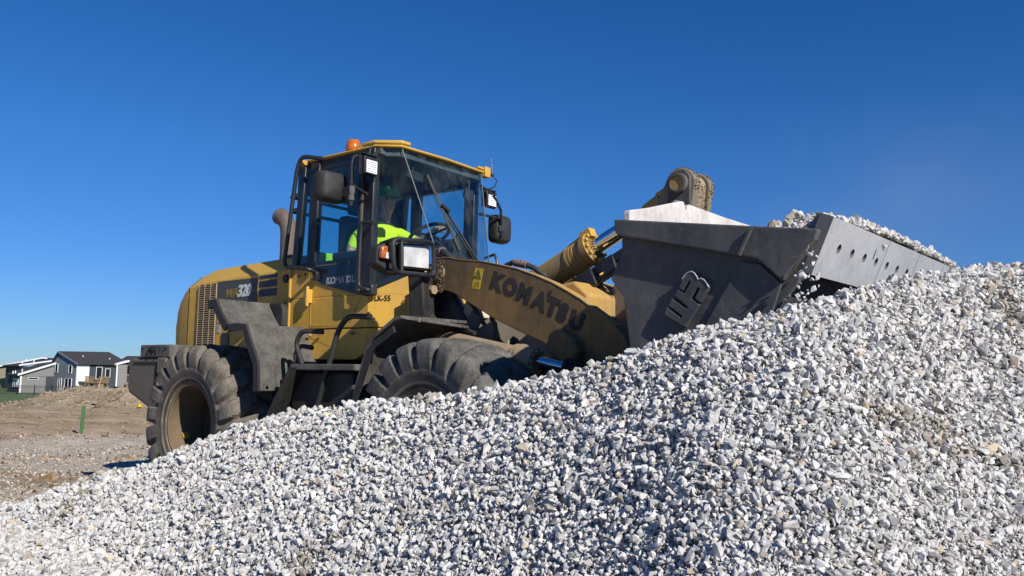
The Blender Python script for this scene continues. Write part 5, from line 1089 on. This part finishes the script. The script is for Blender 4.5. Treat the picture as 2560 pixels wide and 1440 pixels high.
# --- bucket
side = [(4.655, 2.05), (5.70, 1.885), (5.685, 1.835), (5.60, 1.655), (5.49, 1.53), (5.10, 1.06), (5.0, 1.0), (4.86, .98), (4.76, 1.05), (4.71, 1.20), (4.705, 1.37), (4.665, 1.64), (4.585, 1.74), (4.655, 1.88)]
mb = MB(); mb.strip([(4.69, 2.04), (4.66, 1.88), (4.66, 1.64), (4.72, 1.30), (4.78, 1.07), (4.87, 1.0), (4.99, 1.02), (5.10, 1.08), (5.49, 1.55), (5.66, 1.78)], -1.355, 1.355, .03); bu = part(mb, "bucket", 'bucket', front=True, smooth=30)
for sy in (-1, 1):
    mb = MB(); mb.py(side, sy * 1.385, sy * 1.355); sub(mb, "side_plate", 'bucket', bu, bevel=.006, smooth=0)
    mb = MB(); mb.py([(4.635, 2.055), (5.40, 1.935), (5.715, 1.887), (5.70, 1.84), (5.545, 1.665), (5.43, 1.775), (5.34, 1.80), (4.655, 1.965), (4.64, 1.99)], sy * 1.432, sy * 1.386); rp = sub(mb, "rim_plate", 'bucket', bu, bevel=.008, smooth=0)
    mb = MB(); mb.py([(5.335, 1.775), (5.43, 1.755), (5.53, 1.655), (5.485, 1.53), (5.10, 1.07), (4.93, 1.15)], sy * 1.402, sy * 1.386); sub(mb, "wear_plate", 'bucket', bu, bevel=.004, smooth=0)
    mb = MB(); mb.bar((5.345, sy * 1.44, 1.80), (5.41, sy * 1.44, 1.925), .012, .02, (0, 1, 0)); sub(mb, "weld_bead", 'bucket', bu)
HTB = [(4.925, 1.538), (4.941, 1.573), (5.020, 1.516), (5.030, 1.526), (4.952, 1.581), (4.971, 1.616), (5.049, 1.560), (5.061, 1.569), (4.985, 1.629), (5.002, 1.661), (5.038, 1.636), (5.077, 1.694), (5.067, 1.699), (5.033, 1.651), (5.011, 1.666), (5.030, 1.711), (5.048, 1.731), (5.061, 1.740), (5.081, 1.744), (5.098, 1.734), (5.111, 1.715), (5.117, 1.701), (5.131, 1.706), (5.147, 1.699), (5.163, 1.681), (5.173, 1.660), (5.164, 1.645), (5.126, 1.589), (5.097, 1.610), (5.125, 1.656), (5.114, 1.665), (5.077, 1.609), (5.119, 1.577), (5.041, 1.471)]
mb = MB(); mb.py(HTB, -1.415, -1.386); sub(mb, "raised_emblem", 'bucket', bu, bevel=.0025, smooth=0)
mb = MB(); mb.tube([(x, -1.415, z) for x, z in HTB[15:26]], .0032, 6); sub(mb, "bright_emblem_edge", 'edge', bu)  # brighter line along the emblem's upper curve
# spill guard on top of the back wall
mb = MB(); r = np.random.default_rng(15)
top = [(-1.40, 2.085), (-1.395, 2.10), (-1.2, 2.145), (-1.0, 2.20), (-.84, 2.243), (-.815, 2.243), (-.80, 2.20), (-.785, 2.195), (-.775, 2.225), (-.75, 2.238), (-.3, 2.232), (.3, 2.236), (.75, 2.238), (.84, 2.24), (1.1, 2.17), (1.40, 2.085)]
mb.px([(-1.40, 1.98)] + top + [(1.40, 1.98)], 4.675, 4.715); sub(mb, "spill_guard", 'white_steel', bu, bevel=.006, smooth=0)
# cutting edge: bolt-on segments with countersunk holes
lipT, lipB = np.array((5.77, 1.942)), np.array((5.662, 1.690)); dv = (lipB - lipT) / np.linalg.norm(lipB - lipT); nn_ = np.array((-dv[1], dv[0])); nn_ = nn_ if nn_[0] > 0 else -nn_
bk = lambda p, t: p - nn_ * t
mb = MB(); mb.prism([(*bk(lipT, .065)[:1], -1.375, bk(lipT, .065)[1]), (bk(lipB, .065)[0], -1.375, bk(lipB, .065)[1]), (bk(lipB, .12)[0], -1.375, bk(lipB, .12)[1]), (bk(lipT, .085)[0], -1.375, bk(lipT, .085)[1])], (0, 2.75, 0)); sub(mb, "base_edge", 'edge_side', bu, bevel=.004, smooth=0)
segs = ((-1.385, -.563), (-.557, -.003), (.003, .537), (.543, 1.385)); holes = [-1.19 + .18 * k for k in range(15)]
for (y0, y1) in segs:
    mb = MB(); mb.prism([(lipT[0], y0, lipT[1]), (lipB[0], y0, lipB[1]), (bk(lipB, .064)[0], y0, bk(lipB, .064)[1]), (bk(lipT, .064)[0], y0, bk(lipT, .064)[1])], (0, y1 - y0, 0))
    sg_ = mb.build("cutting_edge", [MT['edge'], MT['edge_side']], bu, bevel=0, smooth=0)
    for p in sg_.data.polygons:
        if abs(p.normal.y) > .9 or p.normal.dot(Vector((-nn_[0], 0, -nn_[1]))) > .9: p.material_index = 1
    cut = MB()
    for hy in holes:
        if y0 + .04 < hy < y1 - .04:
            c0 = lipT + dv * .128; cut.lathe([(-.07, 0), (-.07, .017), (-.02, .018), (.012, .028), (.03, .034), (.03, 0)], (c0[0], hy, c0[1]), (nn_[0], 0, nn_[1]), 18)
    if cut.v:
        co_ = cut.build("hole_cutter", MT['edge_side'], None, smooth=0); bm_ = sg_.modifiers.new("holes", 'BOOLEAN'); bm_.operation = 'DIFFERENCE'; bm_.object = co_; bm_.solver = 'EXACT'
        co_.matrix_world = sg_.matrix_world
        sg_.parent = None; sg_.matrix_world = Matrix.Identity(4); bpy.context.view_layer.update()
        dgp = bpy.context.evaluated_depsgraph_get(); nm = bpy.data.meshes.new_from_object(sg_.evaluated_get(dgp)); sg_.modifiers.clear(); sg_.data = nm
        bpy.data.objects.remove(co_); sg_.parent = bu; sg_.matrix_local = Matrix.Identity(4)
# ------------------------------------------------------------------ driver
def skin_mesh(verts, edges, sub_=2):
    me = bpy.data.meshes.new("skin"); me.from_pydata([v[:3] for v in verts], edges, []); o = bpy.data.objects.new("skin", me); COL.objects.link(o)
    sk_ = o.modifiers.new("skin", 'SKIN'); sk_.use_smooth_shade = True
    for i, v in enumerate(verts):
        rr = v[3]; me.skin_vertices[0].data[i].radius = rr if hasattr(rr, '__len__') else (rr, rr)
    me.skin_vertices[0].data[0].use_root = True
    sb = o.modifiers.new("sub", 'SUBSURF'); sb.levels = sub_; sb.render_levels = sub_
    bpy.context.view_layer.update(); dg = bpy.context.evaluated_depsgraph_get(); nm = bpy.data.meshes.new_from_object(o.evaluated_get(dg)); bpy.data.objects.remove(o); return nm
skin_m = plain('weathered_skin', (0.46, 0.27, 0.19), .55, 0, .12, 30); shirt_m = dirty('hi_vis_yellow_shirt', (.74, .92, .015), (.55, .75, .02), .4, .85, 4, streak=False); pants_m = plain('dark_work_trousers', (.03, .035, .05), .9)
J = [(.90, 0, 2.12, (.15, .13)), (.91, 0, 2.28, (.155, .12)), (.94, 0, 2.43, (.175, .125)), (.965, 0, 2.555, (.13, .10)), (.985, 0, 2.63, .062), (1.01, 0, 2.70, .058),
     # head
     (1.035, 0, 2.765, (.072, .085)), (1.035, 0, 2.85, (.082, .098)), (1.02, 0, 2.92, (.07, .08)),
     # near (right) arm: hangs to the lever console
     (.95, -.19, 2.54, .072), (.90, -.27, 2.42, .060), (.88, -.31, 2.29, .050), (1.02, -.32, 2.25, .042), (1.17, -.32, 2.27, .030),
     # far (left) arm reaching for the steering wheel
     (.98, .19, 2.54, .072), (1.12, .24, 2.47, .060), (1.27, .24, 2.43, .048), (1.42, .20, 2.48, .042), (1.535, .16, 2.525, .030),
     # legs
     (.93, -.10, 2.10, .095), (1.36, -.15, 2.12, .075), (1.42, -.15, 1.94, .055), (.93, .10, 2.10, .095), (1.36, .15, 2.12, .075), (1.42, .15, 1.94, .055),
     (1.22, -.32, 2.275, (.040, .02)), (1.575, .145, 2.535, (.040, .02))]
E_ = [(0, 1), (1, 2), (2, 3), (3, 4), (4, 5), (5, 6), (6, 7), (7, 8), (3, 9), (9, 10), (10, 11), (11, 12), (12, 13), (3, 14), (14, 15), (15, 16), (16, 17), (17, 18), (0, 19), (19, 20), (20, 21), (0, 22), (22, 23), (23, 24), (13, 25), (18, 26)]
nm = skin_mesh(J, E_)
def fingers(base, fd, side, curl):   # five short tapering chains rooted in the palm
    base = np.array(base); fd = np.array(fd, float); side = np.array(side, float); dn = np.cross(fd, side); outm = []
    for k, L_ in enumerate((.062, .070, .066, .052)):
        o_ = base + side * (-.027 + .018 * k); V_ = [(*o_, .0105), (*(o_ + fd * L_ * .55 + dn * curl * .3 * L_), .0098), (*(o_ + fd * L_ * .72 + dn * curl * L_ * .75), .0088), (*(o_ + fd * L_ * .5 + dn * curl * L_ * 1.1), .0078)]
        outm.append(skin_mesh(V_, [(0, 1), (1, 2), (2, 3)], 1))
    o_ = base - fd * .02 - side * .03; V_ = [(*o_, .012), (*(o_ - side * .025 + fd * .02), .011), (*(o_ - side * .03 + fd * .045 + dn * curl * .02), .009)]
    outm.append(skin_mesh(V_, [(0, 1), (1, 2)], 1)); return outm
extra = fingers((1.59, .14, 2.54), (.95, -.28, .12), (-.28, -.95, 0), 1.0) + fingers((1.235, -.32, 2.28), (1, 0, .05), (0, 1, 0), -1.0)
# face: nose, ears, chin
mbf = MB(); mbf.add([(1.112, 0, 2.862), (1.120, -.017, 2.812), (1.147, 0, 2.815), (1.120, .017, 2.812), (1.116, 0, 2.80)], [[0, 1, 2], [0, 2, 3], [1, 4, 2], [2, 4, 3]])
for sy in (-1, 1): mbf.lathe([(-.01, .0), (-.008, .030), (.004, .034), (.010, .026), (.006, .0)], (1.01, sy * .083, 2.825), (.2, sy, 0), 12)
mbf.tube([(1.095, -.03, 2.765), (1.112, -.012, 2.763), (1.112, .012, 2.763), (1.095, .03, 2.765)], .008, 6); mbf.lathe([(-.03, .0), (-.01, .03), (.02, .028), (.034, .0)], (1.075, 0, 2.735), (1, 0, -.2), 12)
bmj = bmesh.new(); bmj.from_mesh(nm)
for x in extra: bmj.from_mesh(x)
tmp = bpy.data.meshes.new("face"); tmp.from_pydata(mbf.v, [], mbf.f); bmj.from_mesh(tmp); me = bpy.data.meshes.new("person"); bmj.to_mesh(me); bmj.free()
for q in (skin_m, shirt_m, pants_m): me.materials.append(q)
segs_ = [(np.array(J[a][:3]), np.array(J[b_][:3]), (a, b_)) for a, b_ in E_]
def cls(c):
    best = None
    for a, b_, e in segs_:
        d = b_ - a; t = np.clip(((c - a) @ d) / (d @ d), 0, 1); dist = np.linalg.norm(c - a - d * t)
        if best is None or dist < best[0]: best = (dist, e, t)
    e, t = best[1], best[2]
    if e in ((5, 6), (6, 7), (7, 8), (4, 5), (11, 12), (12, 13), (16, 17), (17, 18), (13, 25), (18, 26)): return 0
    if e in ((10, 11), (15, 16)): return 1 if t < .55 else 0
    if e in ((0, 19), (19, 20), (20, 21), (0, 22), (22, 23), (23, 24)): return 2
    if e == (3, 4): return 1 if t < .75 else 0
    return 1
for p in me.polygons: p.material_index = cls(np.array(p.center)); p.use_smooth = True
man = bpy.data.objects.new("person", me); COL.objects.link(man)
man.location = (.07, 0, .035)
tag(man, "driver in lime high visibility shirt and green hard hat steering inside the cab", "person")
mb = MB(); hc = (1.03, 0, 2.865); prof = [(0.0, .118), (.03, .117), (.07, .106), (.10, .085), (.12, .055), (.128, .0)]
mb.lathe(prof, hc, (.06, 0, 1), 32); mb.grid([[(hc[0] + k * r_ * math.cos(q) * (1.22 if math.cos(q) > 0 else 1.0), k * r_ * math.sin(q), hc[2] + z_ - .012 * math.cos(q) * (r_ > .12)) for q in np.linspace(0, 2 * PI, 33)] for k, r_, z_ in ((1, .116, .004), (1, .135, -.006), (1, .134, -.012), (1, .114, -.004))])
for dy in (-.04, 0, .04): mb.tube([(hc[0] - .10, dy, hc[2] + .075), (hc[0] - .03, dy, hc[2] + .122), (hc[0] + .05, dy, hc[2] + .118), (hc[0] + .10, dy, hc[2] + .07)], .007, 6)
hat = mb.build("hard_hat", plain('green_hard_hat', (.02, .38, .09), .35), man, smooth=40)
mb = MB(); mb.cyl((hc[0] + .085, -.070, 2.925), (hc[0] + .092, -.076, 2.926), .017, n=16); mb.build("hat_badge", MT['decal_white'], hat)
mb = MB(); mb.tube([(1.0, -.092, 2.845), (1.08, -.082, 2.842), (1.115, -.055, 2.838)], .005, 6); mb.tube([(1.0, .092, 2.845), (1.08, .082, 2.842), (1.115, .055, 2.838)], .005, 6)
sgl = mb.build("safety_glasses", MT['decal_white'], man)
for sy in (-1, 1): mb = MB(); mb.grid([[(1.098, sy * .078, 2.852), (1.118, sy * .045, 2.856), (1.128, sy * .012, 2.852)], [(1.096, sy * .078, 2.822), (1.116, sy * .045, 2.814), (1.124, sy * .014, 2.826)]]); mb.build("dark_lens", MT['pane'], sgl)
mb = MB(); mb.tube([(1.05, -.088, 2.84), (1.065, -.085, 2.76), (1.08, -.06, 2.68), (1.085, -.03, 2.6)], .003, 5); mb.build("lanyard", MT['decal_white'], man)

# ------------------------------------------------------------------ gravel in the bucket and stones falling from its corner
def load_z(x, y):
    s = np.clip((x - 4.72) / (5.75 - 4.72), 0, 1)
    h = np.interp(y, [-1.36, -1.12, -.75, -.4, 0, .6, 1.1, 1.36], [.01, .10, .15, .165, .165, .17, .13, .02])
    return 1.87 + .035 * s + h * np.exp(-((x - 5.52) / .28) ** 2) + .05 * fbm(x * 3, y * 3, 81, 3)
gx, gy = np.meshgrid(np.linspace(4.73, 5.745, 40), np.linspace(-1.35, 1.35, 90), indexing='ij'); gz_ = load_z(gx, gy) - .02
nl = 90; i, j = np.meshgrid(np.arange(39), np.arange(89), indexing='ij'); Fq = np.stack([i * nl + j, (i + 1) * nl + j, (i + 1) * nl + j + 1, i * nl + j + 1], -1).reshape(-1, 4); Fq = np.concatenate([Fq[:, [0, 1, 2]], Fq[:, [0, 2, 3]]])
r = np.random.default_rng(31); n = 7600; lx = r.uniform(4.75, 5.74, n); ly = r.uniform(-1.34, 1.34, n); ls = np.clip(r.lognormal(math.log(.036), .38, n), .012, .085); lz = load_z(lx, ly) + ls * r.uniform(-.2, .3, n)
a, f_, c_ = stones_arrays(np.stack([lx, ly, lz], 1), ls, stone_tones(n, r, .12), 107)
Vq = np.stack([gx, gy, gz_], -1).reshape(-1, 3)
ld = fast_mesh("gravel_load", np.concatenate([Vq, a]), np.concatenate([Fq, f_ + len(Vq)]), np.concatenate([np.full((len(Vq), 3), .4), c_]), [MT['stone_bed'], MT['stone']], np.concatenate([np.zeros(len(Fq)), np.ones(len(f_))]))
ld.matrix_world = FRONT.copy(); tag(ld, kind='stuff')
meshes = []
for k in range(10):
    v, f = ROCKS[k + 5]; me = bpy.data.meshes.new("falling_stone"); me.from_pydata(v.tolist(), [], f.tolist()); me.materials.append(MT['stone'])
    at = me.color_attributes.new("tone", 'FLOAT_COLOR', 'POINT'); g = .58 + .03 * (k % 4)
    for d in at.data: d.color = (g, g * .99, g * .97, 1)
    meshes.append(me)
r = np.random.default_rng(41); pts = []
for k in range(46):                                   # a loose curtain of stones tumbling past the near end of the cutting edge
    t = r.random() ** .8; pts.append((5.70 - .07 * t + r.normal(0, .012 + .035 * t), -1.45 + r.normal(0, .03), 1.85 - .36 * t + r.normal(0, .02), float(np.clip(r.lognormal(math.log(.024), .45), .010, .05))))
for k, (x, y, z, s) in enumerate(pts):
    o = bpy.data.objects.new("falling_stone", meshes[k % 10]); COL.objects.link(o); o.location = toW((x, y, z)); o.scale = (s, s, s); o.rotation_euler = tuple(r.uniform(0, 6, 3))
    tag(o, "white limestone chip tumbling down past the bucket's near corner", "stone", "stones falling past the bucket's corner")
for (x, y, z, s, lab) in ((5.655, -1.46, 1.678, .075, "largest white stone falling just below the cutting edge's lower corner"), (5.78, -.72, 1.885, .05, "grey stone stuck alone on the cutting edge above the row of holes"),
                          (5.735, -.02, 1.79, .055, "dark sided stone on the cutting edge where the gravel heap begins"), (5.76, .30, 1.82, .07, "pale pointed stone at the far part of the cutting edge")):
    o = bpy.data.objects.new("loose_stone", meshes[int(s * 1000) % 10]); COL.objects.link(o); o.location = toW((x, y, z)); o.scale = (s, s, s); o.rotation_euler = tuple(r.uniform(0, 6, 3)); tag(o, lab, "stone")

# ------------------------------------------------------------------ faint stone dust drifting off the bucket
m = bpy.data.materials.new('limestone_dust_air'); m.use_nodes = True; nt = m.node_tree; nt.nodes.clear()
ou = nt.nodes.new("ShaderNodeOutputMaterial"); vo = nt.nodes.new("ShaderNodeVolumePrincipled"); vo.inputs["Color"].default_value = (.95, .93, .9, 1); vo.inputs["Anisotropy"].default_value = 0.0
tc = nt.nodes.new("ShaderNodeTexCoord"); nz = noise(nt, 0.9, 3, .6, tc.outputs["Object"])
mpp = nt.nodes.new("ShaderNodeMapping"); mpp.vector_type = 'TEXTURE'; mpp.inputs["Scale"].default_value = (2.6, 2.6, 1.5); nt.links.new(tc.outputs["Object"], mpp.inputs[0])
gr_ = nt.nodes.new("ShaderNodeTexGradient"); gr_.gradient_type = 'QUADRATIC_SPHERE'; nt.links.new(mpp.outputs[0], gr_.inputs[0])
r1 = ramp(nt, nz.outputs[0], [(.35, (0, 0, 0)), (.7, (1, 1, 1))]); ml = nt.nodes.new("ShaderNodeMath"); ml.operation = 'MULTIPLY'; nt.links.new(r1.outputs[0], ml.inputs[0]); nt.links.new(gr_.outputs["Fac"], ml.inputs[1])
m2 = nt.nodes.new("ShaderNodeMath"); m2.operation = 'MULTIPLY'; m2.inputs[1].default_value = 0.13; nt.links.new(ml.outputs[0], m2.inputs[0]); nt.links.new(m2.outputs[0], vo.inputs["Density"]); nt.links.new(vo.outputs[0], ou.inputs["Volume"])
bm = bmesh.new(); bmesh.ops.create_icosphere(bm, subdivisions=3, radius=1.0)
for q in bm.verts: q.co = Vector((q.co.x * 2.6, q.co.y * 2.6, q.co.z * 1.5))
me = bpy.data.meshes.new("dust_cloud"); bm.to_mesh(me); bm.free(); me.materials.append(m)
du = bpy.data.objects.new("dust_cloud", me); COL.objects.link(du); x, y = XY(4.0, 8.2); du.location = (x, y, 2.9); tag(du, kind='stuff')
scene.cycles.volume_step_rate = 2.0; scene.cycles.volume_max_steps = 64
